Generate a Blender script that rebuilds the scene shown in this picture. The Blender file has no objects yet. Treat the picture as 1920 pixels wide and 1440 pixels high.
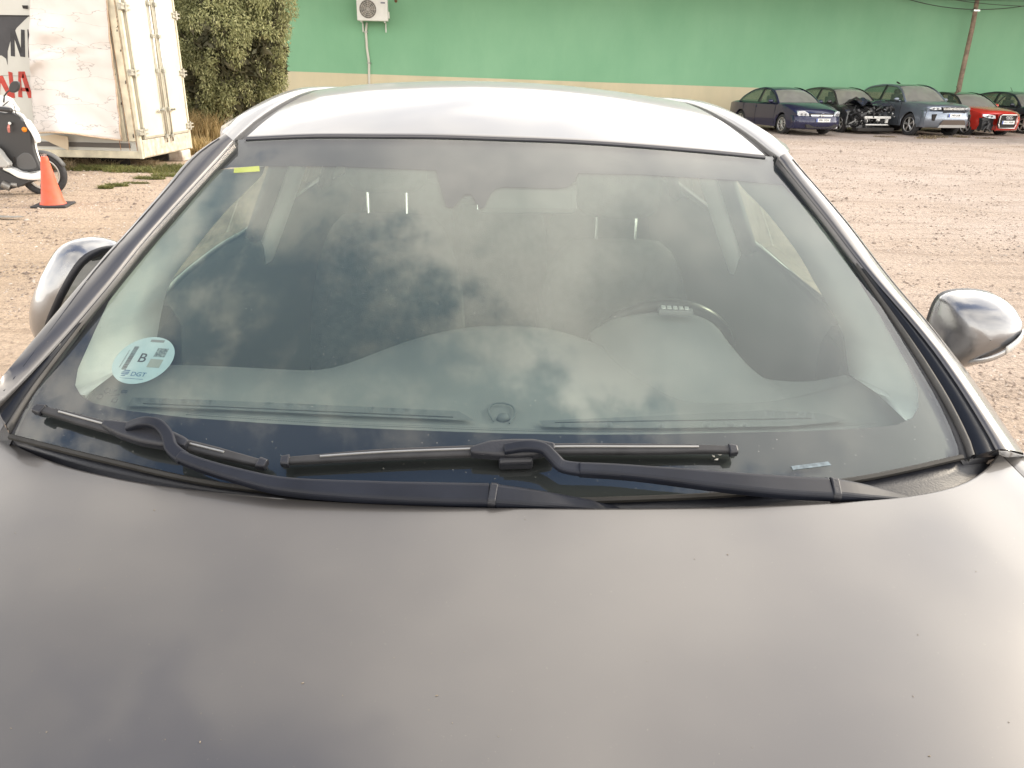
import bpy, bmesh, math, random
import numpy as np
from mathutils import Vector, Matrix, noise as mnoise
R = math.radians
random.seed(7); rng = np.random.default_rng(5)
scene = bpy.context.scene
COL = scene.collection

# ------------------------------------------------------------------ camera
CAMH = 1.58; PITCH = R(21.8); ROLL = .022; FPX = 1440.0
cam = bpy.data.cameras.new('camera'); camo = bpy.data.objects.new('camera', cam); COL.objects.link(camo)
cam.sensor_fit = 'HORIZONTAL'; cam.sensor_width = 36; cam.lens = 36 * FPX / 1920
cam.clip_start = .02; cam.clip_end = 900
fw = Vector((0, math.cos(PITCH), -math.sin(PITCH)))
r0 = Vector((1, 0, 0)); u0 = r0.cross(fw)
rt = r0 * math.cos(ROLL) + u0 * math.sin(ROLL); up = rt.cross(fw)
camo.matrix_world = Matrix(((rt.x, up.x, -fw.x, 0), (rt.y, up.y, -fw.y, 0), (rt.z, up.z, -fw.z, CAMH), (0, 0, 0, 1)))
scene.camera = camo
CAMP = Vector((0, 0, CAMH))

# ------------------------------------------------------------------ light
scene.view_settings.view_transform = 'Standard'; scene.view_settings.look = 'None'
scene.view_settings.gamma = 1; scene.view_settings.use_curve_mapping = False
scene.view_settings.exposure = 0.45
SUN_AZ = R(66); SUN_EL = R(30)          # azimuth from +Y towards +X
sd = Vector((math.sin(SUN_AZ) * math.cos(SUN_EL), math.cos(SUN_AZ) * math.cos(SUN_EL), math.sin(SUN_EL)))
sl = bpy.data.lights.new('sun', 'SUN'); sl.energy = 2.1; sl.angle = R(7); sl.color = (1.0, .87, .69)
so = bpy.data.objects.new('sun', sl); COL.objects.link(so)
so.rotation_euler = (-sd).to_track_quat('-Z', 'Y').to_euler(); so.location = (20, 5, 20)

w = bpy.data.worlds.new('World'); scene.world = w; w.use_nodes = True
nt = w.node_tree; N = nt.nodes; Lk = nt.links; N.clear()
def wn(t, **k):
    n = N.new(t)
    for a, b in k.items(): setattr(n, a, b)
    return n
def wmath(op, a, b=None, clamp=False):
    n = wn('ShaderNodeMath', operation=op, use_clamp=clamp)
    for i, v in enumerate((a, b)):
        if v is None: continue
        if isinstance(v, (int, float)): n.inputs[i].default_value = v
        else: Lk.new(v, n.inputs[i])
    return n.outputs[0]
sky = wn('ShaderNodeTexSky', sky_type='NISHITA', sun_disc=False, sun_elevation=SUN_EL, sun_rotation=SUN_AZ,
         air_density=1.35, dust_density=.5, ozone_density=3.0)
tc = wn('ShaderNodeTexCoord'); sep = wn('ShaderNodeSeparateXYZ'); Lk.new(tc.outputs['Generated'], sep.inputs[0])
den = wmath('ADD', wmath('MAXIMUM', sep.outputs[2], 0.0), .12)
px = wmath('DIVIDE', sep.outputs[0], den); py = wmath('DIVIDE', sep.outputs[1], den)
cmb = wn('ShaderNodeCombineXYZ'); Lk.new(px, cmb.inputs[0]); Lk.new(py, cmb.inputs[1]); cmb.inputs[2].default_value = 3.7
n1 = wn('ShaderNodeTexNoise'); n1.inputs['Scale'].default_value = 9.5; n1.inputs['Detail'].default_value = 7; n1.inputs['Roughness'].default_value = .56
n2 = wn('ShaderNodeTexNoise'); n2.inputs['Scale'].default_value = 1.7; n2.inputs['Detail'].default_value = 3
n3 = wn('ShaderNodeTexNoise'); n3.inputs['Scale'].default_value = 2.6; n3.inputs['Detail'].default_value = 5
for n_ in (n1, n2, n3): Lk.new(cmb.outputs[0], n_.inputs['Vector'])
# broken cloud: thick beyond the car, with two blue gaps overhead
def gap(cx, cy, sx, sy):
    ex = wmath('ADD', wmath('DIVIDE', wmath('POWER', wmath('SUBTRACT', px, cx), 2.0), -sx*sx), wmath('DIVIDE', wmath('POWER', wmath('SUBTRACT', py, cy), 2.0), -sy*sy))
    return wmath('POWER', 2.718, ex)
cover = wmath('SUBTRACT', .27, wmath('ADD', wmath('MULTIPLY', gap(-.34, .27, .38, .17), .30), wmath('ADD', wmath('MULTIPLY', gap(-.3, -.08, 1.3, .20), .46), wmath('MULTIPLY', gap(-.58, .50, .30, .13), .34))))
smo = wn('ShaderNodeMapRange', interpolation_type='SMOOTHSTEP'); Lk.new(wmath('ADD', py, wmath('MULTIPLY', wmath('MAXIMUM', wmath('ADD', px, .05), 0.0), .85)), smo.inputs[0])
smo.inputs[1].default_value = .22; smo.inputs[2].default_value = .50; smo.inputs[3].default_value = 0; smo.inputs[4].default_value = .22
cover = wmath('ADD', cover, smo.outputs[0])
m = wmath('ADD', wmath('ADD', wmath('MULTIPLY', n1.outputs[0], .95), wmath('MULTIPLY', n2.outputs[0], .45)), cover)
ramp = wn('ShaderNodeMapRange', interpolation_type='SMOOTHSTEP'); Lk.new(m, ramp.inputs[0])
ramp.inputs[1].default_value = .63; ramp.inputs[2].default_value = .93
low = wn('ShaderNodeMapRange', interpolation_type='SMOOTHSTEP'); Lk.new(sep.outputs[2], low.inputs[0])
low.inputs[1].default_value = .02; low.inputs[2].default_value = .45; low.inputs[3].default_value = .85; low.inputs[4].default_value = 0
cov = wmath('MAXIMUM', ramp.outputs[0], low.outputs[0])
# cloud brightness: brighter towards the sun's side, uneven underneath
dot = wn('ShaderNodeVectorMath', operation='DOT_PRODUCT'); Lk.new(tc.outputs['Generated'], dot.inputs[0]); dot.inputs[1].default_value = sd
br = wmath('ADD', wmath('MULTIPLY', wmath('POWER', wmath('MAXIMUM', dot.outputs['Value'], 0.0), 2.0), 10.0), 9.8)
br = wmath('MULTIPLY', br, wmath('ADD', wmath('MULTIPLY', n3.outputs[0], 1.5), .25))
hz = wmath('POWER', wmath('SUBTRACT', 1.0, wmath('MAXIMUM', sep.outputs[2], 0.0), True), 4.0)
br = wmath('MULTIPLY', br, wmath('ADD', wmath('MULTIPLY', hz, 1.6), 1.0))
ccol = wn('ShaderNodeVectorMath', operation='SCALE'); ccol.inputs[0].default_value = (1.0, .94, .855); Lk.new(br, ccol.inputs['Scale'])
thin = wn('ShaderNodeMapRange'); Lk.new(n3.outputs[0], thin.inputs[0]); thin.inputs[1].default_value = .38; thin.inputs[2].default_value = .60
thin.inputs[3].default_value = .62; thin.inputs[4].default_value = 1.0
cov = wmath('MULTIPLY', cov, wmath('MAXIMUM', thin.outputs[0], low.outputs[0]))
mix = wn('ShaderNodeMix', data_type='RGBA'); Lk.new(cov, mix.inputs[0]); tint = wn('ShaderNodeVectorMath', operation='MULTIPLY'); tint.inputs[1].default_value = (.80, 1.0, 1.25); Lk.new(sky.outputs[0], tint.inputs[0]); Lk.new(tint.outputs[0], mix.inputs[6]); Lk.new(ccol.outputs[0], mix.inputs[7])
bg = wn('ShaderNodeBackground'); bg.inputs[1].default_value = .15; Lk.new(mix.outputs[2], bg.inputs[0])
wo = wn('ShaderNodeOutputWorld'); Lk.new(bg.outputs[0], wo.inputs[0])
scene.cycles.max_bounces = 8; scene.cycles.transparent_max_bounces = 16

# ------------------------------------------------------------------ helpers
MATS = {}
def mat(name, col, rough=.5, metal=0., var=0., vscale=5., bump=0., bscale=40., coat=0., crough=.05, detail=6, col2=None, emit=None, spec=None, dust=0.):
    if name in MATS: return MATS[name]
    m = bpy.data.materials.new(name); MATS[name] = m; m.use_nodes = True
    t = m.node_tree; b = t.nodes['Principled BSDF']
    b.inputs['Base Color'].default_value = (*col, 1); b.inputs['Roughness'].default_value = rough; b.inputs['Metallic'].default_value = metal
    b.inputs['Coat Weight'].default_value = coat; b.inputs['Coat Roughness'].default_value = crough
    if spec is not None: b.inputs['Specular IOR Level'].default_value = spec
    tcn = t.nodes.new('ShaderNodeTexCoord')
    def noise(s, d=6):
        n = t.nodes.new('ShaderNodeTexNoise'); n.inputs['Scale'].default_value = s; n.inputs['Detail'].default_value = d
        t.links.new(tcn.outputs['Object'], n.inputs['Vector']); return n
    if var > 0 or col2:
        n = noise(vscale, detail); r = t.nodes.new('ShaderNodeValToRGB')
        c2 = col2 if col2 else tuple(min(1, c * (1 + var)) for c in col); c1 = col if col2 else tuple(c * (1 - var) for c in col)
        r.color_ramp.elements[0].position = .32; r.color_ramp.elements[1].position = .68
        r.color_ramp.elements[0].color = (*c1, 1); r.color_ramp.elements[1].color = (*c2, 1)
        t.links.new(n.outputs[0], r.inputs[0]); t.links.new(r.outputs[0], b.inputs['Base Color'])
        mr = t.nodes.new('ShaderNodeMapRange'); mr.inputs[3].default_value = max(.03, rough - .07); mr.inputs[4].default_value = min(1, rough + .07)
        t.links.new(n.outputs[0], mr.inputs[0]); t.links.new(mr.outputs[0], b.inputs['Roughness'])
    if bump > 0:
        n = noise(bscale); bu = t.nodes.new('ShaderNodeBump'); bu.inputs['Strength'].default_value = bump; bu.inputs['Distance'].default_value = .01
        t.links.new(n.outputs[0], bu.inputs['Height']); t.links.new(bu.outputs[0], b.inputs['Normal'])
    if dust > 0:   # pale dust lying in uneven patches and specks
        out = t.nodes['Material Output']; d = t.nodes.new('ShaderNodeBsdfDiffuse'); d.inputs[0].default_value = (.42, .37, .31, 1)
        a = noise(5, 5); c = noise(340, 2)
        r1 = t.nodes.new('ShaderNodeMapRange'); r1.inputs[1].default_value = .35; r1.inputs[2].default_value = .75; r1.inputs[3].default_value = dust * .5; r1.inputs[4].default_value = dust * 1.5
        r2 = t.nodes.new('ShaderNodeMapRange'); r2.inputs[1].default_value = .73; r2.inputs[2].default_value = .79; r2.inputs[4].default_value = .22
        t.links.new(a.outputs[0], r1.inputs[0]); t.links.new(c.outputs[0], r2.inputs[0])
        ad = t.nodes.new('ShaderNodeMath'); ad.use_clamp = True; t.links.new(r1.outputs[0], ad.inputs[0]); t.links.new(r2.outputs[0], ad.inputs[1])
        mx = t.nodes.new('ShaderNodeMixShader'); t.links.new(ad.outputs[0], mx.inputs[0]); t.links.new(b.outputs[0], mx.inputs[1]); t.links.new(d.outputs[0], mx.inputs[2])
        t.links.new(mx.outputs[0], out.inputs[0])
    return m

def glass_mat(name, tint=(.86, .93, .90), dust=.0, rough=.0, specks=False, dv=.6):
    if name in MATS: return MATS[name]
    m = bpy.data.materials.new(name); MATS[name] = m; m.use_nodes = True; t = m.node_tree; t.nodes.clear()
    o = t.nodes.new('ShaderNodeOutputMaterial'); tr = t.nodes.new('ShaderNodeBsdfTransparent'); tr.inputs[0].default_value = (*tint, 1)
    gl = t.nodes.new('ShaderNodeBsdfGlossy'); gl.inputs['Roughness'].default_value = rough
    fr = t.nodes.new('ShaderNodeFresnel'); ge = t.nodes.new('ShaderNodeNewGeometry'); io = t.nodes.new('ShaderNodeMapRange')
    io.inputs[3].default_value = 1.52; io.inputs[4].default_value = 1/1.52       # same pane from either side
    t.links.new(ge.outputs['Backfacing'], io.inputs[0]); t.links.new(io.outputs[0], fr.inputs[0])
    # both faces of the pane reflect: r' = 2r/(1+r) is close to 1.9 r for small r
    mu = t.nodes.new('ShaderNodeMath'); mu.operation = 'MULTIPLY'; mu.use_clamp = True; mu.inputs[1].default_value = 1.9
    t.links.new(fr.outputs[0], mu.inputs[0])
    mx = t.nodes.new('ShaderNodeMixShader'); t.links.new(mu.outputs[0], mx.inputs[0]); t.links.new(tr.outputs[0], mx.inputs[1]); t.links.new(gl.outputs[0], mx.inputs[2])
    last = mx.outputs[0]
    if dust > 0:
        tcn = t.nodes.new('ShaderNodeTexCoord'); d = t.nodes.new('ShaderNodeBsdfDiffuse'); d.inputs[0].default_value = (.60, .60, .55, 1)
        a = t.nodes.new('ShaderNodeTexNoise'); a.inputs['Scale'].default_value = 3.5; a.inputs['Detail'].default_value = 5
        c = t.nodes.new('ShaderNodeTexVoronoi'); c.inputs['Scale'].default_value = 75
        for q in (a, c): t.links.new(tcn.outputs['Object'], q.inputs['Vector'])
        r1 = t.nodes.new('ShaderNodeMapRange'); r1.inputs[1].default_value = .3; r1.inputs[2].default_value = .75; r1.inputs[3].default_value = dust * (1-dv); r1.inputs[4].default_value = dust * (1+dv)
        r2 = t.nodes.new('ShaderNodeMapRange'); r2.inputs[1].default_value = .05; r2.inputs[2].default_value = .10; r2.inputs[3].default_value = .22 if specks else 0; r2.inputs[4].default_value = 0
        t.links.new(a.outputs[0], r1.inputs[0]); t.links.new(c.outputs['Distance'], r2.inputs[0])
        ad = t.nodes.new('ShaderNodeMath'); ad.use_clamp = True; t.links.new(r1.outputs[0], ad.inputs[0]); t.links.new(r2.outputs[0], ad.inputs[1])
        m2 = t.nodes.new('ShaderNodeMixShader'); t.links.new(ad.outputs[0], m2.inputs[0]); t.links.new(last, m2.inputs[1]); t.links.new(d.outputs[0], m2.inputs[2]); last = m2.outputs[0]
    t.links.new(last, o.inputs[0]); return m

def link(name, me, m, parent=None, smooth=False, kind=None, label=None, cat=None, group=None):
    if m is not None and not me.materials: me.materials.append(m)
    if smooth:
        for p in me.polygons: p.use_smooth = True
    o = bpy.data.objects.new(name, me); COL.objects.link(o)
    if parent: o.parent = parent
    if kind: o['kind'] = kind
    if label: o['label'] = label
    if cat: o['category'] = cat
    if group: o['group'] = group
    return o
def empty(name, loc, rz=0, label=None, cat=None, group=None, rot=None):
    o = bpy.data.objects.new(name, None); COL.objects.link(o); o.location = loc; o.rotation_euler = rot or (0, 0, rz); o.empty_display_size = .2
    if label: o['label'] = label
    if cat: o['category'] = cat
    if group: o['group'] = group
    return o
def recalc(me):
    b = bmesh.new(); b.from_mesh(me); bmesh.ops.recalc_face_normals(b, faces=b.faces); b.to_mesh(me); b.free()
def mesh(vs, fs, rc=True):
    me = bpy.data.meshes.new('m'); me.from_pydata([tuple(v) for v in vs], [], fs); me.update()
    if rc: recalc(me)
    return me
class MB:
    def __init__(s): s.v = []; s.f = []
    def add(s, vs, fs):
        o = len(s.v); s.v += [tuple(v) for v in vs]; s.f += [tuple(i + o for i in f) for f in fs]; return s
    def box(s, a, b, rot=None, c=None):
        (x0, y0, z0), (x1, y1, z1) = a, b
        vs = [Vector(p) for p in ((x0,y0,z0),(x1,y0,z0),(x1,y1,z0),(x0,y1,z0),(x0,y0,z1),(x1,y0,z1),(x1,y1,z1),(x0,y1,z1))]
        if rot is not None:
            c = c or Vector(((x0+x1)/2, (y0+y1)/2, (z0+z1)/2)); vs = [rot @ (v - c) + c for v in vs]
        return s.add(vs, [(0,3,2,1),(4,5,6,7),(0,1,5,4),(1,2,6,5),(2,3,7,6),(3,0,4,7)])
    def cyl(s, a, b, r, r2=None, n=12, caps=True):
        a = Vector(a); b = Vector(b); r2 = r if r2 is None else r2; d = (b - a).normalized()
        u = d.orthogonal().normalized(); v = d.cross(u); vs = []
        for c, rr in ((a, r), (b, r2)):
            for i in range(n):
                t = 2 * math.pi * i / n; vs.append(c + (u * math.cos(t) + v * math.sin(t)) * rr)
        fs = [(i, (i+1) % n, n + (i+1) % n, n + i) for i in range(n)]
        if caps: fs += [tuple(reversed(range(n))), tuple(range(n, 2*n))]
        return s.add(vs, fs)
    def tube(s, pts, r, n=8, closed=False):
        pts = [Vector(p) for p in pts]; k = len(pts); rr = r if isinstance(r, (list, tuple)) else [r] * k; vs = []; u = None
        for i, p in enumerate(pts):
            a = pts[i-1] if (i or closed) else p; b = pts[(i+1) % k] if (i < k-1 or closed) else p
            d = (b - a).normalized()
            if u is None: u = d.orthogonal().normalized()
            u = (u - d * u.dot(d)).normalized(); v = d.cross(u)
            for j in range(n):
                t = 2*math.pi*j/n; vs.append(p + (u*math.cos(t) + v*math.sin(t)) * rr[i])
        fs = []
        for i in range(k if closed else k-1):
            for j in range(n): fs.append((i*n+j, i*n+(j+1) % n, ((i+1) % k)*n+(j+1) % n, ((i+1) % k)*n+j))
        if not closed: fs += [tuple(reversed(range(n))), tuple(range((k-1)*n, k*n))]
        return s.add(vs, fs)
    def loft(s, rows, closed=False, cap=False):
        n = len(rows[0]); vs = [p for r in rows for p in r]; fs = []
        for i in range(len(rows)-1):
            for j in range(n if closed else n-1): fs.append((i*n+j, i*n+(j+1) % n, (i+1)*n+(j+1) % n, (i+1)*n+j))
        if cap: fs += [tuple(reversed(range(n))), tuple(range((len(rows)-1)*n, len(rows)*n))]
        return s.add(vs, fs)
    def prism(s, pts, off):
        n = len(pts); off = Vector(off); a = [Vector(p) for p in pts]
        return s.add(a + [p + off for p in a], [tuple(reversed(range(n))), tuple(range(n, 2*n))] + [(i, (i+1) % n, n+(i+1) % n, n+i) for i in range(n)])
    def build(s, name, m, parent=None, smooth=False, bevel=0, solid=0, sub=0, angle=None, rc=True, **k):
        me = mesh(s.v, s.f, rc); o = link(name, me, m, parent, smooth, **k)
        if solid: q = o.modifiers.new('solid', 'SOLIDIFY'); q.thickness = solid; q.offset = -1
        if bevel: q = o.modifiers.new('bevel', 'BEVEL'); q.width = bevel; q.segments = 2; q.limit_method = 'ANGLE'; q.angle_limit = R(35)
        if sub: q = o.modifiers.new('sub', 'SUBSURF'); q.levels = sub; q.render_levels = sub
        return o
def cr(pts, n):
    """Catmull-Rom resample of a polyline to n points."""
    P = [Vector(p) for p in pts]; out = []; m_ = len(P) - 1
    L = [0]
    for i in range(m_): L.append(L[-1] + max(1e-6, (P[i+1]-P[i]).length))
    for k in range(n):
        s_ = L[-1] * k / (n-1); i = 0
        while i < m_-1 and L[i+1] < s_: i += 1
        t = (s_ - L[i]) / (L[i+1]-L[i]); a = P[max(i-1, 0)]; b = P[i]; c = P[i+1]; d = P[min(i+2, m_)]
        out.append(.5 * ((2*b) + (c-a)*t + (2*a-5*b+4*c-d)*t*t + (3*b-a-3*c+d)*t*t*t))
    return out
def text(name, s, size, m, parent, M, depth=0, width=1.0, **k):
    c = bpy.data.curves.new(name, 'FONT'); c.body = s; c.size = size; c.align_x = 'CENTER'; c.align_y = 'CENTER'; c.extrude = depth; c.offset = k.pop('bold', 0)
    t = bpy.data.objects.new(name, c); COL.objects.link(t); dg = bpy.context.evaluated_depsgraph_get()
    me = bpy.data.meshes.new_from_object(t.evaluated_get(dg)); bpy.data.objects.remove(t)
    me.transform(Matrix.Diagonal((width, 1, 1, 1))); me.transform(M); me.materials.clear()
    return link(name, me, m, parent, **k)

# pixel (1920x1440 photo) -> world ray; used to place points on real surfaces
def ray(pxx, pyy):
    X = pxx - 960; Y = pyy - 720
    x = X*math.cos(ROLL) + Y*math.sin(ROLL); y = -X*math.sin(ROLL) + Y*math.cos(ROLL)
    up_ = Vector((0, math.sin(PITCH), math.cos(PITCH)))
    return Vector((1, 0, 0)) * (x/FPX) + fw - up_ * (y/FPX)
def at_z(p, z=0):
    d = ray(*p); return CAMP + d * ((z-CAMH)/d.z)
def at_y(p, y):
    d = ray(*p); return CAMP + d * (y/d.y)

# ------------------------------------------------------------------ materials
def ground_mat():
    m = bpy.data.materials.new('dirt_gravel'); m.use_nodes = True; t = m.node_tree; b = t.nodes['Principled BSDF']; b.inputs['Roughness'].default_value = .95
    b.inputs['Specular IOR Level'].default_value = .15
    g = t.nodes.new('ShaderNodeNewGeometry')
    def nz(s, d=8, ro=.6, sc=None):
        n = t.nodes.new('ShaderNodeTexNoise'); n.inputs['Scale'].default_value = s; n.inputs['Detail'].default_value = d; n.inputs['Roughness'].default_value = ro
        if sc:
            mp = t.nodes.new('ShaderNodeMapping'); mp.inputs['Scale'].default_value = sc; t.links.new(g.outputs['Position'], mp.inputs[0]); t.links.new(mp.outputs[0], n.inputs['Vector'])
        else: t.links.new(g.outputs['Position'], n.inputs['Vector'])
        return n
    def rampc(n, stops):
        r = t.nodes.new('ShaderNodeValToRGB'); el = r.color_ramp.elements
        while len(el) < len(stops): el.new(.5)
        for e, (p, c) in zip(el, stops): e.position = p; e.color = (*c, 1)
        t.links.new(n, r.inputs[0]); return r.outputs[0]
    def mixc(f, a, c, bt='MIX'):
        x = t.nodes.new('ShaderNodeMix'); x.data_type = 'RGBA'; x.blend_type = bt
        if isinstance(f, float): x.inputs[0].default_value = f
        else: t.links.new(f, x.inputs[0])
        t.links.new(a, x.inputs[6]); t.links.new(c, x.inputs[7]); return x.outputs[2]
    base = rampc(nz(.22, 5).outputs[0], [(.35, (.385, .30, .22)), (.65, (.46, .365, .285))])
    sx = t.nodes.new('ShaderNodeSeparateXYZ'); t.links.new(g.outputs['Position'], sx.inputs[0])
    mr = t.nodes.new('ShaderNodeMapRange'); mr.inputs[1].default_value = -3; mr.inputs[2].default_value = 7; t.links.new(sx.outputs[0], mr.inputs[0])
    pinkc = rampc(nz(.5, 4).outputs[0], [(.35, (.39, .32, .27)), (.65, (.455, .385, .34))])
    c = mixc(mr.outputs[0], base, pinkc)
    c = mixc(.75, c, rampc(nz(26, 6, .7).outputs[0], [(.3, (.50, .48, .46)), (.46, (1, 1, 1)), (.72, (1.3, 1.28, 1.25))]), 'MULTIPLY')
    tr = rampc(nz(.9, 5, .6, (1, 6, 1)).outputs[0], [(.34, (.80, .78, .76)), (.5, (1.0, 1.0, 1.0)), (.7, (1.08, 1.07, 1.05))])
    c = mixc(.8, c, tr, 'MULTIPLY')
    v = t.nodes.new('ShaderNodeTexVoronoi'); v.inputs['Scale'].default_value = 30; t.links.new(g.outputs['Position'], v.inputs['Vector'])
    c = mixc(.7, c, rampc(v.outputs['Distance'], [(.08, (1.25, 1.22, 1.2)), (.4, (.95, .94, .93))]), 'MULTIPLY')
    wv = t.nodes.new('ShaderNodeTexWave'); wv.bands_direction = 'Y'; wv.inputs['Scale'].default_value = .16; wv.inputs['Distortion'].default_value = 3.5; wv.inputs['Detail'].default_value = 3; wv.inputs['Detail Scale'].default_value = .6
    t.links.new(g.outputs['Position'], wv.inputs['Vector'])
    c = mixc(.28, c, rampc(wv.outputs[0], [(.0, (.80, .79, .78)), (.22, (1.02, 1.02, 1.02)), (1, (1, 1, 1))]), 'MULTIPLY')
    t.links.new(c, b.inputs['Base Color'])
    bu = t.nodes.new('ShaderNodeBump'); bu.inputs['Strength'].default_value = .9; bu.inputs['Distance'].default_value = .03; t.links.new(nz(14, 9, .7).outputs[0], bu.inputs['Height'])
    bu2 = t.nodes.new('ShaderNodeBump'); bu2.inputs['Strength'].default_value = .6; bu2.inputs['Distance'].default_value = .012; bu2.invert = True
    t.links.new(v.outputs['Distance'], bu2.inputs['Height']); t.links.new(bu.outputs[0], bu2.inputs['Normal']); t.links.new(bu2.outputs[0], b.inputs['Normal'])
    return m
PAINT = mat('grey_metallic_paint', (.120, .116, .115), .32, .85, coat=.6, crough=.07, var=.02, vscale=2, dust=.05)
PAINT_FLAKE = PAINT
BLK = mat('black_plastic', (.016, .017, .022), .45, bump=.08, bscale=300, var=.15, vscale=20)
BLKS = mat('black_satin_wiper', (.010, .012, .019), .50, var=.2, vscale=15, spec=.3)
RUB = mat('rubber', (.03, .03, .032), .7, var=.3, vscale=30)
SEAL = mat('dusty_seal', (.026, .025, .023), .6, var=.25, vscale=25, dust=.02, spec=.3)
FRIT = mat('black_ceramic_frit', (.012, .012, .016), .5)
CHROME = mat('chrome', (.75, .75, .74), .12, 1.)
STEEL = mat('brushed_steel', (.55, .55, .53), .3, 1., var=.1, vscale=30)
DASH = mat('dash_plastic', (.17, .175, .17), .55, bump=.15, bscale=500, var=.08, vscale=8)
SEAT = mat('seat_cloth', (.12, .123, .12), .9, bump=.3, bscale=250, var=.2, vscale=40)
TRIM = mat('pale_trim', (.60, .62, .60), .7, bump=.1, bscale=300, var=.05, vscale=5)
WS = glass_mat('windshield_glass', (.84, .91, .86), dust=.012, specks=True)
SG = glass_mat('side_glass', (.70, .78, .66), dust=.03)
CG = glass_mat('car_glass', (.50, .56, .50), dust=.06, dv=.2)
WHT = mat('white_paint', (.78, .76, .70), .4, var=.06, vscale=6)

# ================================================================== GROUND + WALL
def ground():
    nx, ny = 90, 90; xs = np.concatenate([np.linspace(-300, -16, 15), np.linspace(-15, 25, 60), np.linspace(26, 300, 15)])
    ys = np.concatenate([np.linspace(-150, -6, 12), np.linspace(-5, 35, 62), np.linspace(36, 400, 16)])
    vs = []; fs = []
    for y in ys:
        for x in xs: vs.append((x, y, .05 * mnoise.noise(Vector((x*.25, y*.25, 0))) + .02 * mnoise.noise(Vector((x*1.1, y*1.1, 3))) - .025))
    n = len(xs)
    for j in range(len(ys)-1):
        for i in range(n-1): fs.append((j*n+i, j*n+i+1, (j+1)*n+i+1, (j+1)*n+i))
    o = link('ground', mesh(vs, fs), ground_mat(), smooth=True, kind='structure')
ground()
def wall_y(x): return 31.4 + .085 * (x + 8)
def wall_mat(name, c1, c2, stain):
    m = mat(name, c1, .9, col2=c2, vscale=.35, bump=.25, bscale=18, spec=.2)
    t = m.node_tree; b = t.nodes['Principled BSDF']; src = b.inputs['Base Color'].links[0].from_socket
    g = t.nodes.new('ShaderNodeNewGeometry'); mp = t.nodes.new('ShaderNodeMapping'); mp.inputs['Scale'].default_value = (.9, .9, .35)
    n = t.nodes.new('ShaderNodeTexNoise'); n.inputs['Scale'].default_value = 1.2; n.inputs['Detail'].default_value = 8; n.inputs['Roughness'].default_value = .62
    t.links.new(g.outputs['Position'], mp.inputs[0]); t.links.new(mp.outputs[0], n.inputs['Vector'])
    r = t.nodes.new('ShaderNodeValToRGB'); r.color_ramp.elements[0].position = .3; r.color_ramp.elements[1].position = .7
    r.color_ramp.elements[0].color = (stain, stain*1.02, stain, 1); r.color_ramp.elements[1].color = (1.08, 1.06, 1.04, 1); t.links.new(n.outputs[0], r.inputs[0])
    x = t.nodes.new('ShaderNodeMix'); x.data_type = 'RGBA'; x.blend_type = 'MULTIPLY'; x.inputs[0].default_value = .7
    t.links.new(src, x.inputs[6]); t.links.new(r.outputs[0], x.inputs[7]); t.links.new(x.outputs[2], b.inputs['Base Color']); return m
def building():
    root = empty('warehouse', (6, wall_y(6), 0), label='long windowless building with green wall above a pale yellow base band', cat='building')
    def L(p): return Vector(p) - root.location
    xa, xb = -40, 60; zt = 5.3
    def bz(x):      # height of the painted boundary
        return 1.60 + (x + 8.7) * (-.0125)
    g = MB(); rows = []
    xs = [xa + (xb-xa)*i/60 for i in range(61)]
    g.loft([[L((x, wall_y(x), bz(x))) for x in xs], [L((x, wall_y(x), zt)) for x in xs], [L((x, wall_y(x)+.3, zt)) for x in xs], [L((x, wall_y(x)+.3, 0)) for x in xs]])
    g.build('green_wall', wall_mat('green_render', (.215, .44, .275), (.25, .48, .31), .93), root)
    b = MB(); b.loft([[L((x, wall_y(x)-.02, -.3)) for x in xs], [L((x, wall_y(x)-.02, bz(x)-.004)) for x in xs], [L((x, wall_y(x)+.01, bz(x))) for x in xs]])
    b.build('base_band', wall_mat('yellow_render', (.60, .54, .38), (.66, .59, .43), .88), root)
    r = MB(); r.box(L((xa, wall_y(xa)-.1, zt)), L((xb, wall_y(xb)+12, zt+.15))); r.build('roof', mat('grey_roof', (.3, .3, .3), .8), root)
    r = MB(); r.box(L((xa, wall_y(xb)+11.7, -.3)), L((xb, wall_y(xb)+12, zt))); r.build('rear_wall', MATS['green_render'], root)
    s = MB(); p = at_y((744, 3), 31.9); p.y = wall_y(p.x)-.05; s.cyl(L(p), L(p + Vector((0, .06, 0))), .055, n=10); s.build('wall_vent', mat('rust', (.16, .07, .03), .8), root)
building()

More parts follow.
